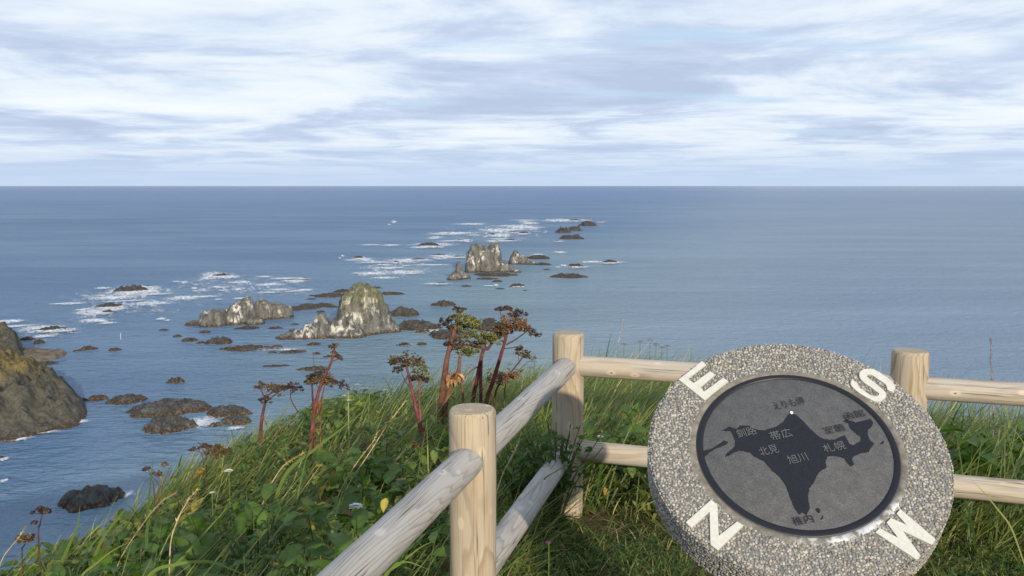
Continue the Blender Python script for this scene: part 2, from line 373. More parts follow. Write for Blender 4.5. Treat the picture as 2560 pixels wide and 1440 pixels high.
# ------------------------------------------------------------------ sea
def sea_mesh():
    rr = np.concatenate([[0], np.geomspace(20, 160000, 40)]); ns = 96; th = np.arange(ns)*2*math.pi/ns
    v = np.stack([rr[:, None]*np.cos(th), rr[:, None]*np.sin(th), np.full((len(rr), ns), SEA)], -1).reshape(-1, 3)
    i = np.arange(len(rr)-1)[:, None]*ns; j = np.arange(ns)[None]; k = (j+1) % ns
    return mesh_np('sea', v, [np.stack([i+j, i+ns+j, i+ns+k, i+k], -1).reshape(-1, 4)], None, True)
o = link('sea', sea_mesh(), MWATER); o['kind'] = 'structure'; o['label'] = 'blue grey open sea reaching to the horizon'

# ------------------------------------------------------------------ rocks
def blob_rock(name, blobs, step, material, seed, rough=.16, lab=None, cat='rock', grp=None, kind=None, nscale=.22, blk=.7):
    """blobs: (px, base_py, top_py, half width px, depth half m, power); joined by a smooth max into one crag"""
    B = []
    for px, by, ty, hw, dh, pw in blobs:
        c_ = on_sea(px, by); dist = np.linalg.norm(c_[:2]); dirn = c_[:2]/dist
        cen = c_[:2]+dirn*dh*.85; dist2 = np.linalg.norm(cen)
        r = ray(px, ty); top = EYE+r[2]/math.hypot(r[0], r[1])*dist2 if ty > 20 else SEA+ty
        B.append((cen, dirn, hw*dist/FPX, dh, top-SEA, pw))
    lo = np.min([b[0]-max(b[2], b[3])*1.35 for b in B], 0); hi = np.max([b[0]+max(b[2], b[3])*1.35 for b in B], 0)
    xs = np.arange(lo[0], hi[0]+step, step); ys = np.arange(lo[1], hi[1]+step, step)
    X, Y = np.meshgrid(xs, ys); P = np.stack([X, Y, 0*X], -1)
    wx = fbm(P*nscale, 4, seed)*1.0/nscale*.30; wy = fbm(P*nscale+31, 4, seed+5)*1.0/nscale*.30
    H = np.full(X.shape, -2.5)
    for cen, dr, hw, dh, top, pw in B:
        rt = np.array([dr[1], -dr[0]]); k = min(1., hw*.16/(.30/nscale*.5))
        dx = X-cen[0]+wx*k; dy = Y-cen[1]+wy*k
        u = (dx*rt[0]+dy*rt[1])/hw; v = (dx*dr[0]+dy*dr[1])/dh
        rr = np.sqrt(u*u+v*v); h = top*(1-np.clip(rr, 0, 1.6)**pw)
        h = h+np.minimum(top, 9.)*rough*fbm(P*nscale*2.2, 5, seed+11, True)*np.clip(1.15-rr, 0, 1)
        H = np.maximum(H, h)
    H = np.where(H > 0, H+(.45*fbm(P*.9, 4, seed+3, True)+(.9*fbm(P*.33, 4, seed+33, True) if nscale < .15 else 1.1*fbm(P*.30, 4, seed+33, True)*np.clip(H/8, .2, 1)))*np.minimum(1, H), H)
    ca_ = .5; R_ = np.stack([X*.83+Y*.55, Y*.83-X*.55, 0*X], -1)
    H = np.where(H > .3, H+blk*np.clip(H/9, .15, 1)*(1.3*cell(R_*np.array([.34, .20, 1]), seed+61)+.8*cell(R_*np.array([.8, .5, 1]), seed+62)), H)
    V = np.stack([X, Y, SEA+H], -1); q = V*np.array([nscale*2, nscale*2, nscale*1.2])
    am = .55*np.clip(H*.5, 0, 1)[..., None]
    V[..., 0:1] += am*fbm(q, 4, seed+21)[..., None]*1.6; V[..., 1:2] += am*fbm(q+7, 4, seed+25)[..., None]*1.6
    ny, nx = X.shape; i = (np.arange(ny-1)[:, None]*nx+np.arange(nx-1)[None]).ravel(); F4 = np.stack([i, i+1, i+nx+1, i+nx], -1)
    keep = (H.ravel()[F4] > -1.2).any(1); F4 = F4[keep]
    used = np.unique(F4); mp = -np.ones(nx*ny, int); mp[used] = np.arange(len(used))
    V = V.reshape(-1, 3)[used]; org = np.array([V[:, 0].mean(), V[:, 1].mean(), SEA])
    o = link(name, mesh_np(name, V-org, [mp[F4]], None, False), material, None, org)
    if lab: tag(o, lab, cat, grp, kind)
    return o
def reef(px, by, w, h, lab, grp=None, seed=0, name='reef_rock', flat=1., material=None):
    c_ = on_sea(px, by); dist = np.linalg.norm(c_[:2]); s = dist/FPX; rs = np.random.default_rng(seed+int(px*7+by))
    rx = w*s/2; slope = 60/dist
    hh = max(.55, h*s*.80*flat); ry = max(.7*hh, min(rx*.8, max(rx*.30, (h*s-hh*.8)/slope*.6+rx*.22)))
    dirn = c_[:2]/dist; rt = np.array([dirn[1], -dirn[0]]); cen = c_[:2]+dirn*ry*.8
    nr, ns = (26, 84) if w > 78 else (16, 52) if w > 34 else (10, 34)
    t = np.linspace(0, 1.18, nr)[:, None]; th = (np.arange(ns)*2*math.pi/ns)[None]
    cx, sx = np.cos(th), np.sin(th); sd = int(rs.integers(1, 9999))
    out = 1+.55*fbm(np.stack([cx*2.2+0*t, sx*2.2+0*t, 0*t+0*th+px*.01], -1), 4, sd)
    u = t*cx*out*rx; v = t*sx*out*ry
    p = np.stack([u/rx*1.5, v/rx*1.5, 0*u+by*.01], -1)
    ridge = fbm(p*2.2, 5, sd+3, True, .6)
    k_ = .30 if by > 990 else .6
    H = hh*(1-t**(3.2 if by > 990 else 2.4))*(.85-k_*.45+k_*ridge)+hh*.4*k_*fbm(p*6, 3, sd+9)*(t < .97)
    H = H+hh*(.22 if by < 990 else .07)*cell(p*np.array([3.5, 2.2, 1])+0*t[..., None], sd+17)*(t < .9)
    H = np.where(t > 1.02, -1.2, np.maximum(H, -.3))
    ang = rs.uniform(-.12, .12); ca, sa = math.cos(ang), math.sin(ang); u, v = u*ca-v*sa, u*sa+v*ca
    V = np.stack([u*rt[0]+v*dirn[0], u*rt[1]+v*dirn[1], H], -1).reshape(-1, 3)
    i = np.arange(nr-1)[:, None]*ns; j = np.arange(ns)[None]; k = (j+1) % ns
    F4 = np.stack([i+j, i+ns+j, i+ns+k, i+k], -1).reshape(-1, 4)
    o = link(name, mesh_np(name, V, [F4], None, False), material or MREEF, None, (cen[0], cen[1], SEA))
    tag(o, lab, 'rock', grp); return o

h1 = blob_rock('headland', [(-860, 1110, 760, 300, 80, 3), (-580, 1090, 795, 260, 65, 3), (-330, 1080, 820, 240, 60, 3), (-120, 1085, 868, 150, 45, 2.6), (-10, 1085, 897, 120, 38, 2.6), (62, 1080, 915, 85, 30, 2.4), (115, 1070, 938, 62, 24, 2.2),
      (155, 1062, 968, 40, 18, 2.2), (185, 1052, 1002, 26, 12, 2.2), (200, 1050, 1030, 18, 8, 2), (30, 1098, 1052, 70, 9, 2), (110, 1082, 1048, 55, 8, 2), (165, 1070, 1042, 36, 8, 2), (-80, 1100, 1040, 70, 12, 2)],
      .7, MHEAD, 41, .34, 'near rocky headland with ochre lichen top and dark wet foot at left edge', 'headland', nscale=.12)
h1['kind'] = 'structure'
h2 = blob_rock('headland', [(-160, 925, 790, 110, 45, 3), (-40, 918, 808, 66, 34, 3), (8, 914, 822, 40, 26, 3), (36, 912, 848, 22, 20, 3), (48, 914, 880, 14, 10, 2.5)], .7, MHEAD, 43, .24,
      'farther olive green headland rising behind the near one at left edge', 'headland', nscale=.12)
h2['kind'] = 'structure'
blob_rock('sea_stack', [(896, 838, 719, 34, 10, 4.5), (915, 838, 722, 36, 10, 4.5), (872, 838, 743, 30, 9, 5), (932, 836, 734, 38, 10, 4.5), (948, 834, 760, 36, 9, 3), (968, 833, 795, 30, 8, 2.2), (980, 832, 812, 24, 7, 2), (862, 842, 781, 20, 6, 3.4),
      (846, 845, 806, 30, 6, 2.6), (806, 847, 797, 30, 7, 3), (775, 848, 815, 30, 6, 2.6), (735, 849, 826, 30, 5, 2.2), (708, 849, 838, 20, 4, 2), (880, 846, 812, 36, 6, 2.2)],
      .42, MSTACK, 61, .20, 'large domed sea stack with mossy crown and white streaked flank behind the dried hogweed', 'sea stack')
blob_rock('rock_ridge', [(522, 818, 781, 26, 6, 4.5), (545, 816, 777, 26, 6, 4.5), (585, 812, 770, 24, 6, 4), (603, 809, 760, 22, 6, 4.5), (625, 807, 748, 15, 5, 4.5), (612, 808, 757, 18, 6, 4), (655, 801, 756, 26, 6, 4.5),
      (690, 797, 761, 30, 6, 4.5), (718, 795, 766, 20, 6, 4), (488, 815, 803, 26, 5, 2), (640, 812, 792, 26, 5, 2)],
      .42, MPALE, 71, .12, 'long low rock ridge with one pale whitened peak left of the domed stack', 'sea stack', blk=.25)
blob_rock('rock_reef', [(735, 777, 768, 26, 8, 2), (770, 773, 762, 30, 8, 2), (805, 767, 760, 26, 7, 2)], .5, MREEF, 75, .25, 'thin dark brown reef trailing right behind the pale peaked ridge', 'rock')
blob_rock('sea_stack', [(1188, 680, 614, 24, 8, 6), (1178, 682, 634, 16, 7, 6), (1205, 680, 623, 24, 9, 6), (1237, 678, 615, 20, 8, 5), (1220, 680, 632, 36, 10, 6), (1256, 680, 655, 20, 7, 2.6), (1275, 680, 668, 18, 6, 2), (1290, 682, 675, 14, 6, 2)],
      .45, MPALE, 81, .16, 'tall twin peaked grey sea stack with notched top in the middle of the reef', 'sea stack')
blob_rock('sea_stack', [(1146, 700, 665, 13, 5, 2.6), (1138, 701, 683, 20, 5, 2.2), (1158, 698, 682, 18, 5, 2)], .4, MPALE, 85, .16, 'small pointed grey stack just left of the twin peaked stack', 'sea stack')
blob_rock('sea_stack', [(1288, 661, 632, 16, 7, 2.8), (1306, 661, 641, 20, 7, 2.4), (1325, 662, 653, 18, 6, 2)], .45, MPALE, 87, .2, 'rounded grey rock just right of the twin peaked stack', 'sea stack')
blob_rock('spit', [(20, 910, 2.6, 60, 16, 2.4), (75, 906, 2.2, 44, 13, 2.4), (115, 899, 1.8, 34, 9, 2.2), (145, 892, 1.4, 22, 6, 2)], .6, MSPIT, 91, .12, 'low brown sandy spit reaching right from the farther headland', 'spit')['kind'] = 'structure'

R_UNIQUE = [
 (324, 731, 72, 17, 'dark pointed rock ringed by breaking surf, farthest left of the breakers'), (274, 771, 62, 12, 'dark humped rock in surf below the pointed surf ringed rock'),
 (553, 692, 40, 9, 'small dark rock under a leaping splash of white surf'), (128, 829, 78, 11, 'flat dark reef with a white wave breaking behind it near the left headland'),
 (441, 958, 44, 14, 'single small brown islet alone in the calm lagoon'), (243, 1002, 46, 14, 'small brown rounded rock between the near headland and a pointed islet'),
 (322, 1008, 84, 22, 'low pointed islet right of the near headland tip'), (426, 1038, 160, 38, 'broad flat topped islet with ochre waterline, largest of the near islets'),
 (419, 1084, 122, 46, 'blocky dark islet with golden brown waterline in front of the flat topped islet'), (570, 1043, 96, 30, 'dark two lobed islet touching the grassy slope from behind'),
 (589, 1062, 66, 24, 'low brown rock in front of the two lobed islet'), (227, 1272, 150, 54, 'dark brown weedy rock in the nearest water above the grass'),
 (1007, 791, 72, 24, 'slanting dark slab rock right of the domed stack'), (1110, 765, 60, 14, 'double humped low rock right of the slab rock'),
 (1036, 826, 122, 24, 'long dark reef joining the right foot of the domed stack'), (1220, 826, 90, 26, 'dark reef hidden behind the dried hogweed heads'), (1130, 846, 110, 24, 'low dark reef left of and behind the hogweed heads'),
 (1224, 804, 38, 9, 'small flat rock above the hogweed heads'), (1424, 695, 86, 11, 'long flat dark reef right of the twin peaked stack'), (1439, 668, 40, 10, 'small dark rock with surf at its left, above the long flat reef'),
 (1525, 658, 40, 8, 'rightmost small dark rock with a white wake on its left'), (1426, 598, 72, 14, 'low dark reef in front of the farthest rocks'), (1410, 582, 36, 17, 'blunt dark rock, left of the farthest rock chain'),
 (1436, 577, 40, 15, 'peaked dark rock in the middle of the farthest rock chain'), (1470, 565, 42, 14, 'double dark rock at the far right of the rock chain'), (1345, 648, 66, 11, 'low dark tail of rock right of the rounded grey rock'),
 (1076, 616, 66, 10, 'flat dark rock ringed by surf left of the far chain'), (897, 647, 32, 9, 'lone dark rock in surf on the open sea side'), (549, 860, 70, 17, 'flat olive reef in the lagoon in front of the pale peaked ridge'),
 (618, 876, 112, 11, 'long thin dark reef in the lagoon with foam at its right end'), (786, 926, 76, 9, 'thin reddish reef behind the tall thin dried hogweed'), (1240, 691, 100, 10, 'weedy dark shelf at the foot of the twin peaked stack'),
 (224, 875, 44, 9, 'flat brown rock right of the sandy spit'), (828, 743, 86, 10, 'flat brown reef behind the left shoulder of the domed stack'), (980, 737, 56, 8, 'flat dark reef right of the domed stack summit'),
]
for q, (px, by, w, h, lb) in enumerate(R_UNIQUE): reef(px, by, w, h, lb, None, q)
GROUPS = {
 ('tiny dark reef rock awash among the far white breakers', 'far reef rocks in the breakers'): [(1437, 552, 38, 4), (1469, 550, 20, 3), (1503, 555, 13, 3), (1395, 604, 17, 3), (1308, 584, 23, 6), (1280, 582, 29, 4), (1231, 588, 14, 6), (1214, 591, 8, 3), (1120, 585, 14, 4), (1275, 602, 30, 5), (1242, 605, 22, 4), (1150, 602, 26, 4), (1174, 604, 13, 3)],
 ('small dark reef rock in foam left of the twin peaked stack', 'reef rocks left of the twin stack'): [(1096, 640, 44, 5), (1148, 644, 38, 5), (1046, 651, 41, 5), (1104, 648, 19, 4), (990, 657, 16, 6), (1008, 655, 12, 3), (959, 663, 22, 4), (1023, 679, 29, 5), (972, 673, 12, 3), (895, 684, 13, 3), (1016, 665, 13, 3), (1101, 711, 42, 5)],
 ('small flat dark rock in calm water below the twin peaked stack', 'rocks below the twin stack'): [(1356, 663, 45, 7), (1216, 699, 53, 5), (1243, 705, 32, 5), (1293, 717, 46, 8), (1251, 723, 26, 3), (1166, 717, 26, 4), (1313, 727, 12, 3), (1367, 675, 20, 3), (942, 721, 29, 5)],
 ('small weedy rock breaking the water right of the domed stack foot', 'weedy rocks right of the domed stack'): [(1013, 865, 36, 10), (1054, 863, 30, 8), (1062, 832, 50, 7)],
 ('small brown rock between the pale ridge and the domed stack', 'rocks between ridge and stack'): [(738, 812, 21, 4), (778, 749, 26, 3), (801, 781, 20, 5), (828, 769, 36, 5), (860, 731, 52, 8)],
 ('small weedy rock in the lagoon in front of the domed stack', 'weedy rocks before the domed stack'): [(682, 883, 20, 6), (690, 917, 60, 5), (692, 871, 37, 8), (735, 883, 68, 7), (784, 863, 31, 7), (791, 886, 20, 6), (832, 893, 48, 5)],
 ('small olive rock in the lagoon in front of the pale ridge', 'olive rocks before the pale ridge'): [(410, 827, 22, 5), (444, 843, 22, 6), (474, 854, 37, 10), (503, 859, 24, 6), (514, 833, 29, 6), (617, 823, 58, 7), (688, 823, 46, 6)],
 ('small brown rock near the islets and headlands at left', 'rocks near the islets'): [(2, 1148, 16, 8), (205, 1004, 22, 10), (289, 877, 27, 8), (538, 1067, 30, 12)],
 ('small dark rock in the surf on the open sea side', 'surf rocks on the open side'): [(725, 703, 28, 5), (762, 698, 22, 4), (524, 698, 10, 4), (373, 719, 27, 5), (250, 741, 12, 4), (326, 737, 12, 3), (268, 784, 38, 9), (220, 780, 28, 5), (359, 759, 24, 5), (169, 830, 32, 3)],
 ('small dark rock beside the sandy spit', 'rocks by the spit'): [(68, 851, 38, 8), (98, 860, 24, 12), (112, 912, 52, 7), (85, 918, 30, 6), (190, 879, 16, 4)]}
ORD = ['leftmost', 'second from the left', 'third from the left', 'fourth from the left', 'fifth from the left', 'sixth from the left', 'seventh from the left', 'eighth from the left', 'ninth from the left', 'tenth from the left', 'eleventh from the left', 'twelfth from the left', 'thirteenth from the left']
for (lb, gr), lst in GROUPS.items():
    for q, (px, by, w, h) in enumerate(sorted(lst)): reef(px, by, w, h, lb+', '+ORD[q], gr, 100+q)

# white marker pole in the lagoon
mp = on_sea(302, 848); e = empty('marker_pole', mp); tag(e, 'thin white marker pole standing in the lagoon far left', 'pole')
mb = MB(); tube(mb, [(0, 0, -1.5), (0, 0, 2.5)], [.06, .05], 8, (.8, .8, .78)); link('pole', mb.mesh('pole'), MCOL, e)
mb = MB(); tube(mb, [(0, 0, -.6), (0, 0, .15)], [.22, .18], 10, (.5, .5, .48)); link('footing', mb.mesh('footing'), MCOL, e)

# foam
FOAM = [(1177, 560, 85, 4), (1304, 567, 90, 9), (1400, 551, 110, 6), (1323, 558, 50, 5), (1245, 576, 100, 9), (1247, 588, 85, 7), (1131, 583, 140, 6), (1092, 593, 45, 4), (1081, 612, 112, 9), (1158, 601, 50, 5), (1246, 602, 90, 5), (980, 613, 60, 3), (1118, 643, 100, 6), (1015, 652, 105, 9), (912, 650, 55, 7),
 (930, 684, 110, 9), (1010, 680, 110, 9), (963, 695, 66, 5), (857, 640, 14, 4), (985, 554, 15, 6), (1402, 631, 42, 4), (1480, 655, 64, 5), (1408, 664, 22, 4), (1241, 713, 12, 5), (1294, 716, 52, 5),
 (345, 728, 130, 18), (287, 744, 140, 9), (540, 690, 82, 17), (604, 706, 50, 7), (676, 712, 80, 7), (594, 724, 34, 5), (541, 718, 28, 5), (486, 721, 17, 5), (460, 706, 22, 5), (460, 746, 95, 9), (375, 760, 110, 7), (224, 782, 62, 12), (236, 803, 75, 9), (274, 774, 70, 12), (28, 804, 60, 7), (105, 821, 110, 8), (112, 841, 55, 5), (597, 747, 30, 4), (403, 798, 24, 5), (258, 721, 40, 4), (700, 725, 60, 4), (740, 705, 60, 5), (180, 760, 60, 4), (760, 726, 50, 4),
 (505, 1060, 62, 24), (48, 1099, 58, 9), (205, 1056, 30, 7), (8, 1150, 24, 6), (322, 1238, 30, 14), (650, 870, 48, 5), (718, 876, 46, 5), (1012, 863, 40, 5), (1075, 829, 66, 6), (120, 1082, 60, 5), (590, 1072, 40, 7), (10, 1205, 20, 8)]
mb = MB(); rs = np.random.default_rng(3)
for px, py, w, h in list(FOAM[:49]):
    for k in range(1): FOAM.append((px+rs.normal()*w*.8, py+rs.normal()*h*.9, w*rs.uniform(.5, 1.1), max(2.5, h*rs.uniform(.3, .5))))
for key, lst in GROUPS.items():
    if 'surf' in key[0] or 'foam' in key[0] or 'breakers' in key[0]:
        for px, by, w, h in lst: FOAM.append((px+rs.normal()*w*.15, by+.6, w*1.5+6, max(3., h*.9)))
for px, by, w, h in ((324, 731, 72, 17), (274, 771, 62, 12), (553, 692, 40, 9), (128, 829, 78, 11), (1076, 616, 66, 10), (897, 647, 32, 9), (1525, 658, 40, 8), (1439, 668, 40, 10)): FOAM.append((px, by+1, w*1.35, h*.7))
NV = len(FOAM)
FOAM += [(300, 752, 300, 60), (560, 716, 330, 46), (990, 672, 260, 50), (1270, 580, 340, 42), (1130, 640, 160, 14), (110, 830, 190, 36), (240, 792, 150, 26), (700, 728, 220, 22), (520, 1062, 130, 26), (690, 876, 170, 14)]
for q, (px, py, w, h) in enumerate(FOAM):
    c_ = on_sea(px, py); dist = np.linalg.norm(c_[:2]); s = dist/FPX; slope = 60/dist
    rx = w*s*.85; ry = max(h*s/slope*1.15, .6); dr = c_[:2]/dist; rt = np.array([dr[1], -dr[0]])
    nr, ns = 6, 28; t = np.linspace(0, 1, nr)[:, None]; th = (np.arange(ns)*2*math.pi/ns)[None]
    out = 1+.35*fbm(np.stack([np.cos(th)*1.4+0*t, np.sin(th)*1.4+0*t, 0*t+0*th+q*3.1], -1), 3, 77)
    u = t*np.cos(th)*out*rx; v = t*np.sin(th)*out*ry
    z = SEA+.06+.0035*q+.22*(1-t)*np.minimum(1, rx/10)*(1+0*th)
    V = np.stack([c_[0]+u*rt[0]+v*dr[0], c_[1]+u*rt[1]+v*dr[1], z], -1).reshape(-1, 3)
    i = np.arange(nr-1)[:, None]*ns; j = np.arange(ns)[None]; k = (j+1) % ns
    asp = max(1., w/max(h, 1)/2.5)*(1 if q < NV else 2.2)
    ec = np.stack([(1-t**1.6)*(1. if q < NV else .62)+0*th, t*np.cos(th)*asp+q*5.3, t*np.sin(th)*(1 if q < NV else 2.2)+q*2.1], -1).reshape(-1, 3)
    mb.add(V, [np.stack([i+j, i+ns+j, i+ns+k, i+k], -1).reshape(-1, 4)], ec)
o = link('sea_foam', mb.mesh('sea_foam', smooth=True), MFOAM); tag(o, 'white broken foam and breaking surf around the reef rocks', 'foam', None, 'stuff')

# ------------------------------------------------------------------ fence
fence = empty('log_fence', (PC[0], PC[1], 0)); tag(fence, 'pale round log fence with two rails turning a corner at the cliff edge', 'fence')
def log(name, a, b, r, material, seed, cham=.008, wob=.0025):
    a = Vector(a); b = Vector(b); L = (b-a).length; ns = 40; zs = [0, cham, *np.linspace(cham*2, L-cham*2, 26), L-cham, L]
    rad = [r-cham, r-cham*.25]+[r]*26+[r-cham*.25, r-cham]
    th = np.arange(ns)*2*math.pi/ns; V = []
    for z, q in zip(zs, rad):
        p = np.stack([np.cos(th)*1.2, np.sin(th)*1.2, np.full(ns, z*1.5+seed)], -1); rr = q+wob*fbm(p, 3, seed)
        V.append(np.stack([rr*np.cos(th), rr*np.sin(th), np.full(ns, z)], -1))
    V = np.concatenate(V); m = len(zs); i = np.arange(m-1)[:, None]*ns; j = np.arange(ns)[None]; k = (j+1) % ns
    me = mesh_np(name, V, [np.stack([i+j, i+k, i+ns+k, i+ns+j], -1).reshape(-1, 4), np.arange(ns)[None, ::-1], (np.arange(ns)+(m-1)*ns)[None]])
    for pl in me.polygons: pl.use_smooth = len(pl.vertices) == 4
    o = link(name, me, material, fence); o.matrix_world = Matrix.Translation(a-Vector(fence.location)) @ (b-a).to_track_quat('Z', 'Y').to_matrix().to_4x4()
    return o
PL0 = PF+DL*1.5; PR1 = PR+DR*1.5
for q, P in enumerate((PF, PC, PR, PL0, PR1)): log('post', (P[0], P[1], -.45), (P[0], P[1], .88+.002), .0745, MPOST, 11+q)
for q, (A, B, m) in enumerate(((PL0, PF, MRAILG), (PF, PC, MRAILG), (PC, PR, MRAILC), (PR, PR1, MRAILC))):
    for z in (.725, .315): log('rail', (A[0], A[1], z), (B[0], B[1], z), .049, m, 31+q*2+int(z < .5), .002, .002)

# ------------------------------------------------------------------ compass table
DC = np.array([.683, 2.134, .938]); DN = np.array([-.089, -.604, .792]); DN /= np.linalg.norm(DN); R0 = .35; RG = .238; TH = .10
DX = np.array([1., 0, 0]); DX = DX-(DX@DN)*DN; DX /= np.linalg.norm(DX); DY = np.cross(DN, DX)
table = empty('compass_table', (DC[0], DC[1], 0)); tag(table, 'round tilted pebble concrete compass table with dark granite island map and white letters', 'monument')
DM = Matrix((DX, DY, DN)).transposed().to_4x4(); DM.translation = Vector(DC)-Vector(table.location)
def plane(px, py):
    r = ray(px, py); X_ = CC+r*(((DC-CC)@DN)/(r@DN))-DC; return np.array([X_@DX, X_@DY])
def tpart(name, me, material, par=None):
    o = link(name, me, material, par or table)
    if par is None: o.matrix_basis = DM
    return o
def lathe(prof, ns=96):
    prof = np.array(prof); th = np.arange(ns)*2*math.pi/ns; m = len(prof)
    V = np.stack([prof[:, 0:1]*np.cos(th), prof[:, 0:1]*np.sin(th), np.repeat(prof[:, 1:2], ns, 1)], -1).reshape(-1, 3)
    i = np.arange(m-1)[:, None]*ns; j = np.arange(ns)[None]; k = (j+1) % ns
    return V, np.stack([i+j, i+k, i+ns+k, i+ns+j], -1).reshape(-1, 4)
def m_concrete():
    m, n = mat('mortar'); p = n.new('ShaderNodeTexCoord').outputs['Object']; x = n.noise(p, 45, 6, .65); s = n.sep(p)
    c_ = n.ramp(x, [(.3, (.115, .105, .09)), (.7, (.26, .24, .20))])
    lime = n.math('MULTIPLY', n.smooth(n.noise(p, 30, 5, .65), .40, .60), n.math('MULTIPLY', n.smooth(n.math('MULTIPLY_ADD', s[0], .35, n.math('MULTIPLY', s[1], -1.)), .205, .235), 1.))
    rad = n.math('SQRT', n.math('ADD', n.math('MULTIPLY', s[0], s[0]), n.math('MULTIPLY', s[1], s[1])))
    c_ = n.mix(n.math('MULTIPLY', lime, n.smooth(rad, .262, .252)), c_, (.60, .60, .60))
    return finish(m, n, pbsdf(n, c_, .9, n.bump(x, .6, .003), .2))
MMORT = m_concrete()
V, F4 = lathe([(.0, -.002), (RG-.002, -.002), (RG-.001, .001), (RG+.012, .001), (RG+.016, -.001), (R0-.012, -.001), (R0-.003, -.005), (R0, -.014), (R0, -TH+.012), (R0-.012, -TH), (0, -TH)])
tpart('slab', mesh_np('slab', V, [F4], None, False), MMORT)
# pebbles
def pebbles():
    ico_v = []; ph = (1+5**.5)/2
    for a in (-1, 1):
        for b in (-ph, ph): ico_v += [(0, a, b), (a, b, 0), (b, 0, a)]
    ico_v = np.array(ico_v, float); ico_v /= np.linalg.norm(ico_v[0])
    from itertools import combinations
    dm = np.linalg.norm(ico_v[:, None]-ico_v[None], axis=-1); el = 1.06
    fs = [c3 for c3 in combinations(range(12), 3) if all(dm[a, b] < el for a, b in combinations(c3, 2))]
    fs = [f if np.dot(np.cross(ico_v[f[1]]-ico_v[f[0]], ico_v[f[2]]-ico_v[f[0]]), ico_v[f[0]]) > 0 else (f[0], f[2], f[1]) for f in fs]
    P = []; NN = []
    st = .0068
    for a in np.arange(-R0, R0, st):
        for b in np.arange(-R0, R0, st*.88):
            x, y = a+RNG.uniform(-.4, .4)*st, b+RNG.uniform(-.4, .4)*st; r = math.hypot(x, y)
            if RG+.013 < r < R0-.002: P.append((x, y, -.001-max(0, r-R0+.010)*.5)); NN.append((0, 0, 1))
    na = int(2*math.pi*R0/st)
    for ia in range(na):
        for z in np.arange(-.008, -TH+.006, -st*.9):
            th = (ia+RNG.uniform(-.4, .4))/na*2*math.pi; P.append((R0*math.cos(th), R0*math.sin(th), z+RNG.uniform(-.4, .4)*st)); NN.append((math.cos(th), math.sin(th), 0))
    P = np.array(P); NN = np.array(NN); m = len(P)
    sc = RNG.uniform(.0026, .0050, (m, 3)); q = RNG.normal(size=(m, 3, 3)); q, _ = np.linalg.qr(q)
    V = np.einsum('mij,mkj->mki', q, ico_v[None]*sc[:, None]*RNG.uniform(.85, 1.15, (m, 12, 1)))
    along = np.einsum('mki,mi->mk', V, NN)[..., None]*NN[:, None]; V = V-along*.35+P[:, None]+NN[:, None]*.0004
    F3 = (np.array(fs)[None]+12*np.arange(m)[:, None, None]).reshape(-1, 3)
    t = RNG.uniform(0, 1, (m, 1)); pal = np.array([(.49, .455, .385), (.40, .39, .36), (.30, .30, .30), (.52, .48, .42), (.215, .22, .23), (.39, .345, .28)])
    c_ = pal[RNG.choice(6, m, p=[.22, .26, .21, .09, .14, .08])]*(.52+.46*t)
    return mesh_np('pebbles', V.reshape(-1, 3), [F3], np.repeat(c_, 12, 0), True)
pb = tpart('pebbles', pebbles(), m_col('pebble', .65, .35, .15, 300.)); pb['kind'] = 'stuff'
def m_granite():
    m, n = mat('granite'); p = n.new('ShaderNodeTexCoord').outputs['Object']
    a = n.noise(p, 420, 2, .6); b = n.noise(p, 40, 4, .6); v = n.new('ShaderNodeTexVoronoi', {'Vector': p, 'Scale': 260.}).outputs['Color']
    c_ = n.ramp(n.math('ADD', n.math('MULTIPLY', a, .7), n.math('MULTIPLY', b, .3)), [(.34, (.052, .053, .056)), (.52, (.088, .088, .090)), (.68, (.150, .148, .145))])
    c_ = n.mix(.10, c_, n.new('ShaderNodeRGBToBW', {0: n.mix(1., v, (.14, .14, .14), 'MULTIPLY')}).outputs[0])
    return finish(m, n, pbsdf(n, c_, .62, n.bump(a, .25, .0006), .3))
MGRAN = m_granite()
MINK = m_plain('black_polished_stone', (.010, .0105, .016), (.018, .019, .026), 300., .42, .25, .03, .0003)
V, F4 = lathe([(0, .003), (RG-.004, .003), (RG-.0015, .0015), (RG-.0015, -.001)], 128)
V[:128, :2] = 0
gr = tpart('granite_disc', mesh_np('granite_disc', V, [F4], None, False), MGRAN)
V, F4 = lathe([(RG-.018, .003), (RG-.018, .0045), (RG-.005, .0045), (RG-.003, .0032)], 128)
tpart('border_ring', mesh_np('border_ring', V, [F4]), MINK, gr)
def poly(name, pts2, z0, z1, material, par=None):
    import bmesh
    bm = bmesh.new(); vs = [bm.verts.new((x, y, z1)) for x, y in pts2]; f = bm.faces.new(vs); bm.normal_update()
    if f.normal.z < 0: bmesh.ops.reverse_faces(bm, faces=[f])
    ex = bmesh.ops.extrude_face_region(bm, geom=[f]); low = [g_ for g_ in ex['geom'] if isinstance(g_, bmesh.types.BMVert)]
    for v_ in low: v_.co.z = z0
    for f_ in list(bm.faces):
        if all(abs(v_.co.z-z0) < 1e-7 for v_ in f_.verts): bm.faces.remove(f_)
    bmesh.ops.recalc_face_normals(bm, faces=bm.faces[:])
    bmesh.ops.triangulate(bm, faces=[f_ for f_ in bm.faces if len(f_.verts) > 4])
    me = bpy.data.meshes.new(name); bm.to_mesh(me); bm.free()
    return tpart(name, me, material, par)
def c1p(x, y): return plane(1720+x/3.2732, 920+y/3.2732)
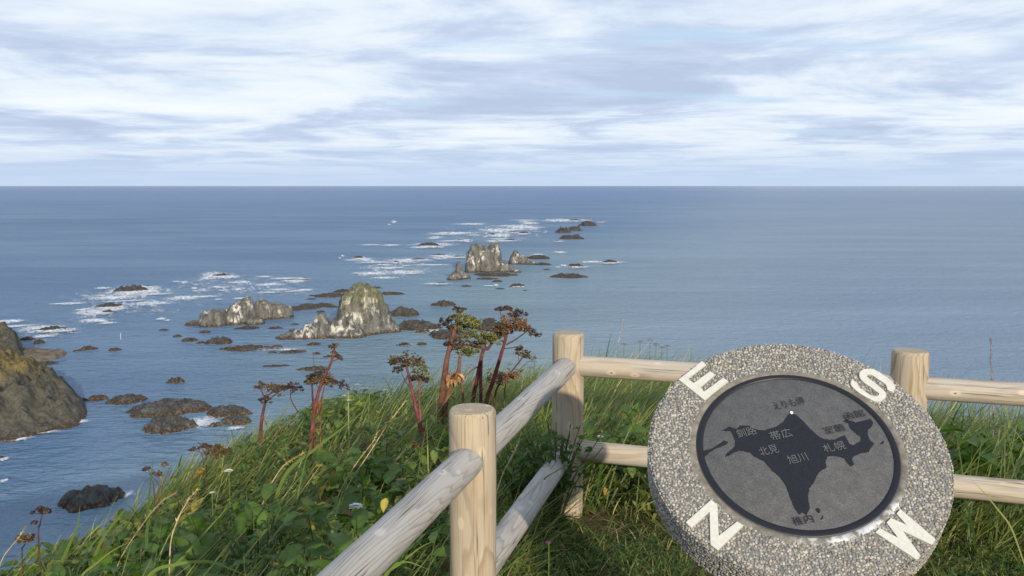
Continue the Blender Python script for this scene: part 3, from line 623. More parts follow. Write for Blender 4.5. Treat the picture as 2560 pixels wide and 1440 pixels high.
LAND = [(845, 378), (875, 388), (930, 430), (1000, 510), (1060, 560), (1110, 590), (1190, 597), (1280, 560), (1305, 600), (1320, 630), (1360, 640), (1410, 605), (1416, 572), (1370, 540), (1325, 503), (1312, 460), (1268, 446), (1300, 428), (1370, 455), (1430, 440), (1490, 424), (1511, 450), (1505, 482), (1470, 512), (1465, 545), (1482, 590), (1520, 627), (1495, 660), (1480, 692), (1410, 705), (1360, 725), (1338, 755), (1357, 795), (1330, 812), (1300, 785), (1275, 745), (1200, 725), (1140, 730), (1124, 770), (1130, 822), (1070, 860), (1030, 940), (990, 990), (980, 1050), (996, 1150), (970, 1206), (932, 1188), (910, 1206), (868, 1150), (830, 1060), (800, 970), (740, 890), (680, 840), (620, 770), (540, 730), (510, 700), (420, 680), (335, 722), (305, 732), (318, 706), (382, 650), (386, 610), (350, 520), (275, 516), (318, 500), (330, 488), (400, 505), (430, 478), (500, 482), (560, 512), (620, 520), (720, 490), (780, 450), (815, 392)]
def crinkle(pts, amp, seed):
    p = np.array(pts); q = np.roll(p, -1, 0); out = []
    rs = np.random.default_rng(seed)
    for a, b in zip(p, q):
        L = np.linalg.norm(b-a); k = max(1, int(L/16))
        nn = np.array([-(b-a)[1], (b-a)[0]])/(L+1e-9)
        for t in range(k): out.append(a+(b-a)*t/k+(nn*rs.normal()*amp if t else 0))
    return out
poly('island_map', [c1p(*p) for p in crinkle(LAND, 1.8, 4)], .0025, .0045, MINK, gr)
for isl in ([(122, 690), (200, 665), (270, 620), (295, 600), (327, 612), (310, 632), (240, 660), (180, 692), (132, 735)], [(1572, 628), (1600, 600), (1598, 626)], [(1043, 1160), (1062, 1153), (1082, 1170), (1078, 1190), (1062, 1192), (1048, 1178)], [(1084, 1247), (1106, 1213), (1100, 1243)]):
    poly('islet_map', [c1p(*p) for p in crinkle(isl, 1.2, 5)], .0025, .0045, MINK, gr)
MWHITE = m_plain('white_letter_paint', (.50, .49, .43), (.60, .585, .52), 120., .6, .3, .15, .001)
def lp(pts, ox, oy, s): return [plane(ox+x/s, oy+y/s) for x, y in pts]
LET = {'E': lp([(290, 735), (760, 370), (840, 440), (475, 715), (590, 805), (920, 570), (1020, 640), (725, 885), (800, 980), (1180, 700), (1280, 770), (810, 1145)], 1660, 860, 8),
 'N': lp([(985, 400), (1070, 470), (1088, 900), (1345, 700), (1430, 755), (1075, 1100), (975, 1020), (962, 565), (710, 790), (633, 712)], 1600, 1180, 5.5375),
 'W': lp([(830, 530), (1310, 940), (1300, 985), (1255, 1020), (862, 832), (1105, 1170), (1085, 1215), (1045, 1225), (485, 850), (548, 795), (800, 930), (640, 715), (700, 655), (915, 748), (778, 592)], 2100, 1180, 5.5375),
 'S': lp([(400, 575), (365, 640), (400, 720), (520, 830), (700, 940), (860, 1010), (980, 1000), (1070, 910), (1050, 820), (980, 750), (860, 650), (740, 560), (690, 505), (720, 475), (800, 490), (900, 560), (1050, 660), (1090, 720), (1105, 780), (1200, 815), (1250, 760), (1230, 670), (1150, 570), (1000, 470), (860, 390), (720, 360), (600, 385), (540, 450), (560, 550), (640, 640), (760, 720), (860, 800), (935, 850), (920, 890), (860, 915), (780, 895), (640, 810), (540, 735), (505, 655)], 2080, 880, 8)}
for ch, pts in LET.items():
    if ch == 'S':
        P3 = smooth_line(np.array(pts+[pts[0]]), 3)[:-1]; pts = [tuple(p) for p in P3]
    o = poly('letter', pts, -.003, .0052, MWHITE); o['label'] = 'raised white letter '+ch
# place names cut in the granite
MTXTD = m_plain('dark_letter', (.016, .017, .022), (.028, .028, .034), 300., .6, .2, .03, .0003)
MTXTL = m_plain('grey_letter', (.085, .085, .088), (.135, .135, .135), 300., .7, .2, .03, .0003)
def text(s, x0, y0, x1, y1, hgt, material):
    a, b = c1p(x0, y0), c1p(x1, y1); rt = (b-a); L = np.linalg.norm(rt); rt = rt/L; up = np.array([-rt[1], rt[0]])
    cu = bpy.data.curves.new('place_name', 'FONT'); cu.body = s; cu.size = 1; cu.offset = 0; cu.resolution_u = 3
    ob = bpy.data.objects.new('place_name', cu); COL.objects.link(ob); bpy.context.view_layer.update()
    me = bpy.data.meshes.new_from_object(ob.evaluated_get(bpy.context.evaluated_depsgraph_get())); bpy.data.objects.remove(ob)
    co = np.array([v_.co[:] for v_ in me.vertices]); lo = co.min(0); hi = co.max(0); h = np.linalg.norm(c1p(x0, y0)-c1p(x0, y0-hgt))*.95
    cx = (co[:, 0]-lo[0])/(hi[0]-lo[0])*L; cy = (co[:, 1]-lo[1])/(hi[1]-lo[1])*h
    out = a+cx[:, None]*rt+cy[:, None]*up
    me.vertices.foreach_set('co', np.concatenate([out, np.full((len(out), 1), .0062)], 1).astype(np.float32).ravel()); me.update(); me.materials.clear()
    if len(me.polygons) and me.polygons[0].normal.z < 0: me.flip_normals()
    me.name = 'place_name'; o = tpart('place_name', me, material, gr); return o
for s, x0, y0, x1, y1, hg, m in (('えりも岬', 716, 360, 962, 308, 68, MTXTD), ('釧路', 413, 585, 568, 552, 72, MTXTL), ('帯広', 688, 608, 860, 572, 76, MTXTL), ('北見', 598, 735, 748, 702, 74, MTXTL), ('旭川', 832, 803, 988, 768, 76, MTXTL),
    ('札幌', 1122, 708, 1296, 672, 72, MTXTL), ('室蘭', 1126, 558, 1292, 523, 64, MTXTD), ('函館', 1292, 440, 1456, 404, 62, MTXTD), ('稚内', 872, 1308, 1036, 1272, 74, MTXTD)): text(s, x0, y0, x1, y1, hg, m)
c_ = c1p(845, 378); th = np.arange(16)*2*math.pi/16
poly('location_dot', [tuple(c_+.0036*np.array([math.cos(t), math.sin(t)])) for t in th], .0045, .0072, m_plain('white_dot', (.85, .85, .85), (.9, .9, .9), 50.), gr)
mb = MB(); tube(mb, [(0, .06, -.5), (0, .06, .3), (0, .05, .86)], [.17, .16, .15], 24, (.3, .29, .26)); link('pedestal', mb.mesh('pedestal', smooth=False), m_col('pedestal_concrete', .9, .2, .4, 140.), table)

# ------------------------------------------------------------------ vegetation
def blades(base, az, length, width, lean, curl, col, seg=4, tipc=None):
    """bent tapering blades; lean = initial tilt from vertical, curl = extra bend to the tip"""
    m = len(base); t = np.linspace(0, 1, seg+1); P = np.zeros((m, seg+1, 3)); P[:, 0] = base
    hd = np.stack([np.cos(az), np.sin(az)], -1)
    for k in range(seg):
        a = lean+curl*(t[k]+.5/seg)**1.3; stp = length/seg
        P[:, k+1, :2] = P[:, k, :2]+(np.sin(a)*stp)[:, None]*hd; P[:, k+1, 2] = P[:, k, 2]+np.cos(a)*stp
    tw = az+math.pi/2+RNG.normal(0, .5, m); sd = np.stack([np.cos(tw), np.sin(tw), 0*tw], -1)
    w = width[:, None]*np.array([.6, 1., .95, .7, .45, .3])[np.linspace(0, 5, seg+1).astype(int)][None]; w[:, -1] = 0
    A = P+sd[:, None]*w[..., None]*.5; B = P-sd[:, None]*w[..., None]*.5
    V = np.concatenate([A[:, :-1], B[:, :-1], P[:, -1:]], 1); nv = 2*seg+1
    o = (np.arange(m)*nv)[:, None]; k = np.arange(seg-1)[None]
    q = np.stack([o+k, o+k+1, o+seg+k+1, o+seg+k], -1).reshape(-1, 4); tr = np.stack([o[:, 0]+seg-1, o[:, 0]+2*seg, o[:, 0]+2*seg-1], -1)
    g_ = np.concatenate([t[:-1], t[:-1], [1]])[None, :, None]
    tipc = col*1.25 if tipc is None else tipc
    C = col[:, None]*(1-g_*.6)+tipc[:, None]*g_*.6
    return V.reshape(-1, 3), [q, tr], C.reshape(-1, 3)
def leaves(base, nrm_az, tilt, length, width, col, fold=.25):
    """ovate folded leaves, 8 triangles each"""
    m = len(base); ca, sa = np.cos(nrm_az), np.sin(nrm_az); f = np.stack([ca*np.cos(tilt), sa*np.cos(tilt), np.sin(tilt)], -1)
    s = np.stack([-sa, ca, 0*ca], -1); up = np.cross(f, s)*1.0; up = np.where(up[:, 2:3] < 0, -up, up)
    L = length[:, None]; Wd = width[:, None]
    ts = [0, .3, .68, 1.]; ws = [.16, 1., .78, 0]; V = []
    for t, w_ in zip(ts, ws):
        c0 = base+f*L*t-up*L*.22*t*t
        V.append(c0)
        if 0 < t < 1 or t == 0:
            V.append(c0+s*Wd*.5*w_+up*Wd*fold*w_); V.append(c0-s*Wd*.5*w_+up*Wd*fold*w_)
    V = np.stack(V, 1)  # c0 a0 b0 c1 a1 b1 c2 a2 b2 c3
    o = (np.arange(m)*10)[:, None]; q = np.array([[0, 3, 4, 1], [0, 2, 5, 3], [3, 6, 7, 4], [3, 5, 8, 6]]); t3 = np.array([[6, 9, 7], [6, 8, 9]])
    C = np.repeat(col[:, None], 10, 1); C[:, [0, 3, 6]] *= 1.25
    return V.reshape(-1, 3), [(o[:, None]+q[None]).reshape(-1, 4), (o[:, None]+t3[None]).reshape(-1, 3)], C.reshape(-1, 3)
def scatter(nn, x0, x1, y0, y1, keep):
    x = RNG.uniform(x0, x1, nn); y = RNG.uniform(y0, y1, nn); k = RNG.uniform(0, 1, nn) < keep(x, y); return x[k], y[k]
def pn(x, y, s, seed): return fbm(np.stack([x*s, y*s, 0*x], -1), 3, seed)*.5+.5
def pick(pal, w, m, jit=.25):
    pal = np.array(pal); w = np.array(w, float)/sum(w); return pal[RNG.choice(len(pal), m, p=w)]*RNG.uniform(1-jit, 1+jit, (m, 1))
GREENS = [(.098, .146, .038), (.142, .194, .050), (.21, .25, .068), (.30, .32, .10), (.46, .38, .18), (.29, .235, .08)]
def outk(x, y): return (fence_out(x, y) > .02)*(edge_dist(x, y) > -.9)
# wind-combed long grass outside the fence
x, y = scatter(140000, -4.2, 5.2, 1.2, 9.6, lambda x, y: outk(x, y)*(edge_dist(x, y) > -.45)*(.25+.75*sstep(.40, .60, pn(x, y, .9, 51)))*np.where(x > 2.9, .75, 1.))
m = len(x); b = np.stack([x, y, gz(x, y)-.02], -1); fo = fence_out(x, y); ledge = edge_dist(x, y)
tall = np.where((x-PC[0]) > .15, 1.15, 1.0)*(.75+.5*pn(x, y, 1.3, 57))*sstep(-.25, .35, fo+.12)*(.55+.45*sstep(-.2, 1.2, ledge))
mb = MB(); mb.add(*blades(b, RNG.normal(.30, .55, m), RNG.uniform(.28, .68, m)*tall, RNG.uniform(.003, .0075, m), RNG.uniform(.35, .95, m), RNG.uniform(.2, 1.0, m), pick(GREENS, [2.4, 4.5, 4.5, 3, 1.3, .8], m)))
NG1 = m
# short turf on the viewer's side
x, y = scatter(60000, -1.2, 3.6, 1.6, 4.5, lambda x, y: (fence_out(x, y) < .12)*(.18+.82*sstep(.36, .56, pn(x, y, 2.0, 61))))
m = len(x); b = np.stack([x, y, gz(x, y)-.01], -1)
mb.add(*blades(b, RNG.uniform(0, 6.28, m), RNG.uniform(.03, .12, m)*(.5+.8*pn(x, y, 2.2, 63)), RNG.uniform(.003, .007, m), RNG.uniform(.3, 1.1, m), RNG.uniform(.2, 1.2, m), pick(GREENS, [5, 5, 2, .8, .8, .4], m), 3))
# dead straw lying near the table
x, y = scatter(9000, -.2, 3.2, 1.7, 4.2, lambda x, y: (fence_out(x, y) < .05)*sstep(.50, .40, pn(x, y, 2.0, 61)))
m = len(x); b = np.stack([x, y, gz(x, y)+.005], -1)
mb.add(*blades(b, RNG.uniform(0, 6.28, m), RNG.uniform(.06, .2, m), RNG.uniform(.002, .004, m), RNG.uniform(1.2, 1.5, m), RNG.uniform(0, .3, m), pick([(.30, .21, .09), (.42, .32, .17), (.18, .11, .05)], [2, 2, 1], m), 3))
o = link('grass', mb.mesh('grass'), MGRASS); tag(o, 'windswept green grass and dead straw covering the clifftop', 'grass', None, 'stuff')
# broad-leaved ground cover
mb = MB()
x, y = scatter(95000, -4.2, 5.2, 1.2, 9.4, lambda x, y: outk(x, y)*(edge_dist(x, y) > -.25)*(.22+.78*sstep(.56, .41, pn(x, y, .9, 51)))*.66)
m = len(x); hgt = RNG.uniform(.03, .34, m)*(.55+.6*pn(x, y, 1.7, 71))*sstep(-.15, .3, fence_out(x, y))*(.35+.65*sstep(-.1, 1.3, edge_dist(x, y))); b = np.stack([x, y, gz(x, y)+hgt], -1)
sp = pn(x, y, 1.1, 73); small = (pn(x, y, 1.6, 75) > .46)
ln = np.where(small, RNG.uniform(.02, .045, m), RNG.uniform(.05, .11, m)); pal = pick([(.062, .110, .029), (.104, .164, .041), (.172, .228, .055), (.27, .305, .075), (.44, .34, .07), (.18, .085, .04)], [3, 4.5, 4.5, 2.6, .4, .3], m)
mb.add(*leaves(b, RNG.uniform(0, 6.28, m), RNG.uniform(-1.15, .75, m), ln, ln*np.where(small, RNG.uniform(.3, .6, m), RNG.uniform(.45, .7, m)), pal))
# wide arching blades behind the back rails and dotted over the slope
x, y = scatter(5200, -3.6, 4.8, 1.4, 8.4, lambda x, y: outk(x, y)*np.where((x > .3) & (fence_out(x, y) < 1.6), 1., .30)); m = len(x)
mb.add(*blades(np.stack([x, y, gz(x, y)], -1), RNG.normal(.2, .9, m), RNG.uniform(.35, .75, m)*(.5+.5*sstep(-.1, 1., edge_dist(x, y)))*sstep(-.2, .25, fence_out(x, y)), RNG.uniform(.008, .015, m), RNG.uniform(.1, .7, m), RNG.uniform(.8, 1.9, m), pick([(.05, .10, .022), (.08, .145, .03), (.13, .20, .045), (.24, .27, .07)], [3, 4, 3, 1.2], m), 6))
# small clover-like leaves through the short turf
x, y = scatter(16000, -1.0, 3.5, 1.8, 4.4, lambda x, y: (fence_out(x, y) < .1)*sstep(.40, .56, pn(x, y, 2.0, 61))); m = len(x); ln = RNG.uniform(.014, .036, m)
mb.add(*leaves(np.stack([x, y, gz(x, y)+RNG.uniform(.01, .07, m)], -1), RNG.uniform(0, 6.28, m), RNG.uniform(-.3, .6, m), ln, ln*.55, pick([(.045, .09, .02), (.07, .13, .028), (.12, .18, .04)], [3, 4, 2], m)))
# feathery mugwort: upright sprigs of fine leaflets
x, y = scatter(2600, -3.4, 4.6, 1.6, 8.2, lambda x, y: outk(x, y)*(edge_dist(x, y) > .5)*sstep(.47, .58, pn(x, y, 1.3, 81)))
for xx, yy in zip(x, y):
    h = RNG.uniform(.18, .42); k = 22; t = np.linspace(.2, 1, k); ln = RNG.normal(0, .08, 2); z0 = float(gz(np.array([xx]), np.array([yy]))[0])
    bb = np.stack([xx+ln[0]*t, yy+ln[1]*t, z0+h*t], -1); az = np.arange(k)*2.4; l_ = .022+.035*(1-t)
    cl = np.array([(.14, .20, .045), (.20, .25, .055), (.08, .13, .03)])[RNG.integers(3)]
    mb.add(*leaves(bb, az, np.full(k, .5), l_, l_*.32, np.repeat(cl[None], k, 0)*RNG.uniform(.8, 1.2, (k, 1))))
o = link('ground_cover', mb.mesh('ground_cover'), MLEAF); tag(o, 'dense low leafy undergrowth tangled through the clifftop grass', 'undergrowth', None, 'stuff')

def ground_under(px, py, y): p = at_y(px, py, y); return np.array([p[0], p[1], float(gz(np.array([p[0]]), np.array([p[1]]))[0])])
# ---- dried hogweed
def umbel_mesh(r, seed, kind):
    rs = np.random.default_rng(seed); mb = MB()
    pal = {'brown': [(.085, .055, .030), (.13, .085, .04), (.06, .04, .03), (.17, .13, .05)], 'green': [(.16, .17, .035), (.24, .23, .05), (.11, .11, .03), (.09, .07, .03)], 'dark': [(.035, .025, .025), (.06, .04, .035), (.09, .065, .04)], 'rust': [(.17, .085, .035), (.12, .06, .03), (.22, .13, .055)]}[kind]
    nrays = 24 if r > .07 else 15
    octv = np.array([(1, 0, 0), (-1, 0, 0), (0, 1, 0), (0, -1, 0), (0, 0, 1), (0, 0, -1)], float); octf = np.array([(0, 2, 4), (2, 1, 4), (1, 3, 4), (3, 0, 4), (2, 0, 5), (1, 2, 5), (3, 1, 5), (0, 3, 5)])
    for k in range(nrays):
        if rs.uniform() < .18: continue
        a = k*2.4+rs.normal()*.25; q = math.sqrt((k+.6)/nrays)*rs.uniform(.65, 1.2); tip = np.array([math.cos(a)*q*r, math.sin(a)*q*r, r*.60-r*.25*q*q+rs.normal()*r*.20])
        tube(mb, smooth_line([(0, 0, 0), tip*np.array([.55, .55, .45]), tip], 3), [.0022, .0014], 4, pal[0], False)
        cl = r*rs.uniform(.13, .27)
        for s in range(15):
            d_ = rs.normal(size=3)*np.array([cl*.55, cl*.55, cl*.48]); p = tip+d_+np.array([0, 0, cl*.25]); sz = rs.uniform(.005, .0095)
            qm, _ = np.linalg.qr(rs.normal(size=(3, 3))); v = (octv*np.array([1, .8, .4])*sz)@qm.T+p
            mb.add(v, [octf], np.array(pal[rs.integers(len(pal))])*rs.uniform(.7, 1.4))
    return mb.mesh('umbel')
def hogweed(label, stems, branches, umbels, y, leaves_px=(), rad=.8):
    px, py = stems[0][0][0][:2]; g0 = ground_under(px, py, y); root = empty('dried_hogweed', g0); tag(root, label, 'hogweed', 'dried hogweed on the slope')
    rs = np.random.default_rng(int(px*3+py))
    def P(q): return at_y(q[0], q[1], y+(q[2] if len(q) > 2 else 0))
    for pts, r0, r1, col in stems:
        w = [P(q) for q in pts]; f = w[0].copy(); f[2] = min(f[2], float(gz(f[:1], f[1:2])[0])-.03); mb = MB(); tube(mb, smooth_line([f]+w, 6), [r0*rad*1.1, r0*rad, (r0+r1)/2*rad, r1*rad], 9, col)
        link('stem', mb.mesh('stem', g0, True), MCOL, root)
    for pts, r0, col in branches:
        mb = MB(); tube(mb, smooth_line([P(q) for q in pts], 6), [r0*rad, r0*rad*.6], 6, col); link('branch', mb.mesh('branch', g0, True), MCOL, root)
    for q, (ux, uy, wpx, kind, tx, dy) in enumerate(umbels):
        r = wpx/2*1.02*y/FPX; me = umbel_mesh(r, int(ux+uy), kind); o = link('umbel', me, MCOL, root); p = at_y(ux, uy, y+dy)-g0
        o.matrix_basis = Matrix.Translation(Vector(p)-Vector((0, 0, r*.35))) @ Matrix.Rotation(tx, 4, 'Y') @ Matrix.Rotation(rs.uniform(-.3, .3), 4, 'X') @ Matrix.Diagonal((1, 1, .8, 1))
    for lx, ly, sz, colr in leaves_px:
        p = at_y(lx, ly, y)-g0; mb = MB(); k = 7
        bb = np.repeat(p[None], k, 0)+rs.normal(0, .015, (k, 3)); L = rs.uniform(.6, 1.2, k)*sz*.55
        mb.add(*leaves(bb, rs.uniform(0, 6.28, k), rs.uniform(-1.3, -.3, k), L, L*.5, np.repeat(np.array([colr]), k, 0)*rs.uniform(.6, 1.2, (k, 1)), .45)); link('leaf', mb.mesh('leaf'), MCOL, root)
RED = (.12, .042, .036); RUST = (.16, .075, .048); DK = (.085, .045, .035); BR = (.14, .07, .05)
hogweed('small red stemmed dried hogweed with flat brown head, leftmost above the slope', [([(652, 1085), (656, 1040), (664, 1002), (668, 985)], .013, .009, RED)],
        [([(664, 1000), (655, 980), (648, 968)], .006, RED), ([(668, 990), (685, 978), (700, 972)], .006, DK), ([(664, 1005), (690, 985), (712, 968)], .005, DK), ([(745, 1030), (728, 1000), (726, 975)], .006, DK), ([(726, 985), (740, 972)], .004, DK)],
        [(652, 966, 42, 'brown', -.2, 0), (690, 972, 60, 'brown', .1, .05), (735, 968, 46, 'dark', .1, .05), (663, 1000, 34, 'dark', 0, -.03), (722, 968, 26, 'dark', -.3, -.04)], 5.7)
hogweed('tall thin dried hogweed with upright dark head, second from the left', [([(776, 1128), (782, 1060), (795, 985), (812, 940), (828, 905), (836, 872)], .014, .007, (.15, .05, .04)), ([(785, 1040), (782, 1000), (780, 960), (778, 945)], .008, .005, RED), ([(800, 1030), (806, 990), (812, 960)], .007, .005, RUST)],
        [([(828, 905), (843, 898), (858, 890)], .005, RUST), ([(800, 975), (790, 955), (782, 880)], .003, DK), ([(812, 960), (830, 950), (846, 955)], .004, DK), ([(795, 985), (786, 1000), (778, 1012)], .004, DK)],
        [(836, 866, 30, 'brown', 0, 0), (836, 882, 22, 'brown', .4, .05), (795, 936, 52, 'dark', -.1, 0), (815, 952, 60, 'brown', .15, .06), (850, 958, 44, 'dark', .3, .05), (790, 952, 46, 'brown', -.2, -.05), (846, 893, 18, 'dark', .5, 0), (782, 945, 34, 'dark', -.4, .06)], 5.3, [(800, 1010, .10, (.16, .07, .03))])
hogweed('dried hogweed with purple stem leaning left behind the front post', [([(1062, 1140), (1048, 1060), (1032, 985), (1016, 915)], .015, .008, (.16, .05, .055)), ([(1052, 1060), (1048, 1000), (1050, 945)], .010, .006, (.17, .08, .06))],
        [([(1030, 975), (1012, 950), (998, 918)], .004, DK), ([(1036, 1000), (1050, 965), (1062, 935)], .004, DK), ([(1048, 960), (1042, 948), (1034, 944)], .003, DK)],
        [(1012, 902, 78, 'brown', 0, 0), (1040, 905, 56, 'brown', .15, .05), (1052, 930, 62, 'green', .2, .03), (990, 902, 36, 'dark', -.3, -.04), (1000, 922, 30, 'dark', -.4, .02), (1036, 946, 30, 'dark', 0, 0), (1060, 948, 36, 'dark', .1, .05)], 5.0, [(1070, 1080, .12, (.15, .03, .025)), (1052, 1110, .11, (.10, .03, .02))])
hogweed('thickest rust stemmed dried hogweed with yellow green crown in the central clump', [([(1100, 1045), (1106, 985), (1114, 915), (1126, 860), (1140, 815)], .025, .013, (.14, .060, .042)), ([(1114, 1010), (1130, 965), (1146, 925), (1150, 890)], .018, .011, RUST), ([(1158, 1000), (1152, 950), (1146, 905)], .010, .008, RUST)],
        [([(1138, 815), (1146, 795), (1150, 775)], .006, (.15, .14, .04)), ([(1134, 830), (1122, 815), (1112, 805)], .006, DK), ([(1140, 820), (1160, 812), (1172, 806)], .006, (.15, .13, .04)), ([(1148, 895), (1158, 885), (1170, 878)], .005, RUST)],
        [(1150, 792, 54, 'green', 0, 0), (1148, 774, 28, 'dark', 0, 0), (1112, 806, 48, 'dark', -.2, 0), (1172, 806, 62, 'green', .2, -.05), (1160, 820, 66, 'green', 0, .06), (1136, 815, 50, 'brown', -.1, .05), (1150, 862, 60, 'brown', -.1, .04), (1172, 880, 66, 'green', .1, 0), (1128, 858, 40, 'dark', -.3, 0)], 5.5,
        [(1142, 945, .13, (.34, .20, .085)), (1128, 935, .12, (.28, .15, .07)), (1118, 990, .10, (.20, .08, .05))])
hogweed('crimson forked dried hogweed in the middle of the central clump', [([(1182, 1010), (1192, 950), (1203, 895), (1210, 872)], .017, .012, (.13, .032, .040)), ([(1203, 900), (1222, 870), (1240, 835)], .013, .008, (.13, .042, .040))],
        [([(1200, 915), (1180, 925), (1160, 945)], .006, RUST), ([(1208, 875), (1205, 860), (1200, 850)], .008, RUST), ([(1210, 880), (1198, 868), (1188, 866)], .005, DK)],
        [(1200, 842, 70, 'green', -.1, 0), (1228, 846, 56, 'green', .1, -.05), (1252, 826, 66, 'brown', .1, 0), (1216, 860, 50, 'brown', 0, .05), (1190, 862, 44, 'brown', -.2, .05), (1245, 838, 50, 'rust', 0, .06)], 5.6)
hogweed('tall crimson dried hogweed with spreading rusty heads, right of the central clump', [([(1216, 1010), (1232, 955), (1250, 895), (1262, 855), (1270, 825)], .017, .009, (.14, .035, .040))],
        [([(1266, 862), (1290, 848), (1312, 832), (1322, 822)], .006, DK), ([(1262, 855), (1256, 810), (1250, 775)], .004, DK), ([(1270, 825), (1285, 808), (1298, 790)], .005, DK), ([(1258, 872), (1290, 868), (1302, 862)], .004, DK)],
        [(1284, 806, 74, 'rust', .2, 0), (1262, 818, 56, 'rust', -.1, .05), (1254, 772, 30, 'dark', -.2, 0), (1292, 782, 50, 'dark', .35, 0), (1310, 820, 50, 'brown', .4, .05), (1326, 828, 42, 'dark', .4, 0), (1268, 770, 24, 'dark', .2, .04), (1305, 812, 40, 'rust', .3, -.05)], 5.6)
hogweed('short leaning dried hogweed nearest the corner post', [([(1238, 985), (1270, 940), (1298, 905), (1310, 888)], .008, .005, RED), ([(1262, 975), (1275, 930), (1268, 920)], .006, .004, RUST)],
        [([(1298, 905), (1296, 890), (1300, 874)], .003, DK)], [(1312, 886, 48, 'brown', .3, 0), (1300, 872, 26, 'dark', 0, 0), (1250, 945, 60, 'dark', 0, .05), (1280, 938, 50, 'rust', .2, .05)], 5.8)
hogweed('small dark dried umbel on a bent stalk at the lower left water edge', [([(96, 1345), (100, 1310), (106, 1285)], .0045, .003, DK)], [([(98, 1320), (88, 1308)], .0015, DK)], [(106, 1278, 46, 'dark', .1, 0), (86, 1306, 12, 'dark', 0, 0)], 3.9)
hogweed('brown dead weed clump on the slope edge above the yarrow', [([(508, 1150), (500, 1130), (492, 1112)], .004, .002, DK), ([(515, 1150), (520, 1130), (535, 1118)], .004, .002, DK)], [([(500, 1130), (486, 1125)], .002, DK)], [(485, 1122, 26, 'dark', -.3, 0), (540, 1128, 64, 'brown', .1, .1), (560, 1130, 46, 'brown', .2, .15), (512, 1115, 26, 'dark', 0, .05)], 5.2)
hogweed('dark tangled dead stalks on the slope edge above the weedy rock', [([(385, 1225), (378, 1195), (372, 1175)], .003, .002, DK), ([(395, 1225), (400, 1200), (388, 1180)], .003, .002, BR), ([(405, 1225), (415, 1195), (430, 1175)], .003, .0015, BR)], [([(388, 1180), (375, 1168), (362, 1166)], .002, DK), ([(378, 1195), (366, 1200), (358, 1215)], .0015, DK)], [(366, 1172, 20, 'dark', -.3, 0), (392, 1186, 26, 'brown', .2, .05), (412, 1160, 14, 'brown', 0, .05)], 4.7)
hogweed('small rusty dried umbel low in the bottom left corner grass', [([(55, 1385), (60, 1365), (66, 1355)], .004, .003, DK)], [], [(64, 1348, 46, 'brown', 0, 0)], 3.9)

# ---- flowers
def flower(label, px, py, y, r, kind, cat='flower', grp=None):
    g0 = ground_under(px, py, y); p = at_y(px, py, y)-g0; root = empty('wild_flower', g0); tag(root, label, cat, grp); rs = np.random.default_rng(int(px+py*3))
    pal = {'white': [(.75, .74, .68), (.62, .60, .52)], 'lilac': [(.50, .48, .66), (.62, .60, .72)], 'pink': [(.42, .10, .32), (.32, .07, .26)], 'mauve': [(.24, .11, .12), (.16, .075, .05)]}[kind]
    mb = MB(); tube(mb, smooth_line([(0, 0, -.02), p*np.array([.3, .3, .5]), p], 5), [.003, .002], 6, (.10, .15, .04)); link('stem', mb.mesh('stem', smooth=True), MCOL, root)
    mb = MB()
    for k in range(34):
        a = k*2.4; q = math.sqrt(k/34); c_ = p+np.array([math.cos(a)*q*r, math.sin(a)*q*r, r*.35*(1-q*q)+rs.normal()*r*.06])
        for j in range(5):
            an = j*1.257+rs.uniform(0, 1); sz = r*.20
            mb.add([c_, c_+sz*np.array([math.cos(an-.5), math.sin(an-.5), .2]), c_+1.2*sz*np.array([math.cos(an), math.sin(an), .25]), c_+sz*np.array([math.cos(an+.5), math.sin(an+.5), .2])], [np.array([[0, 1, 2, 3]])], np.array(pal[rs.integers(2)])*rs.uniform(.85, 1.1))
    link('flower_head', mb.mesh('flower_head'), MCOL, root)
    k = 9; t = np.linspace(.35, .9, k); mb = MB(); bb = p[None]*t[:, None]; mb.add(*leaves(bb, np.arange(k)*2.4, np.full(k, .4), np.full(k, .045)*(1.2-t), np.full(k, .014)*(1.2-t), np.repeat(np.array([[.11, .16, .04]]), k, 0))); link('foliage', mb.mesh('foliage'), MLEAF, root)
flower('white yarrow flower head standing in the middle of the left slope', 572, 1178, 3.9, .018, 'white')
flower('lilac scabious flower close to the near top rail', 890, 1266, 2.75, .020, 'lilac')
flower('small white flower low in the grass below the yarrow', 530, 1232, 3.6, .010, 'white')
flower('tiny magenta clover flower in short grass below the corner', 1372, 1357, 3.35, .010, 'pink')
for q, (px, py) in enumerate(sorted(((893, 962), (908, 971), (860, 990), (918, 972), (964, 976), (873, 1001), (1500, 1092)))): flower('tiny white yarrow on the slope crest, '+ORD[q], px, py, 6.4 if px < 1400 else 4.6, .017, 'white', grp='white yarrow on the crest')
for px, py in ((1240, 930), (1275, 912), (1290, 925), (1325, 920), (1335, 905), (1225, 925), (1560, 862), (1600, 855), (1625, 852), (1640, 862), (1655, 870), (1668, 866)): flower('small faded mauve flower head on the far crest of the slope', px, py, 7.5, .026, 'mauve', grp='mauve flowers on the crest')

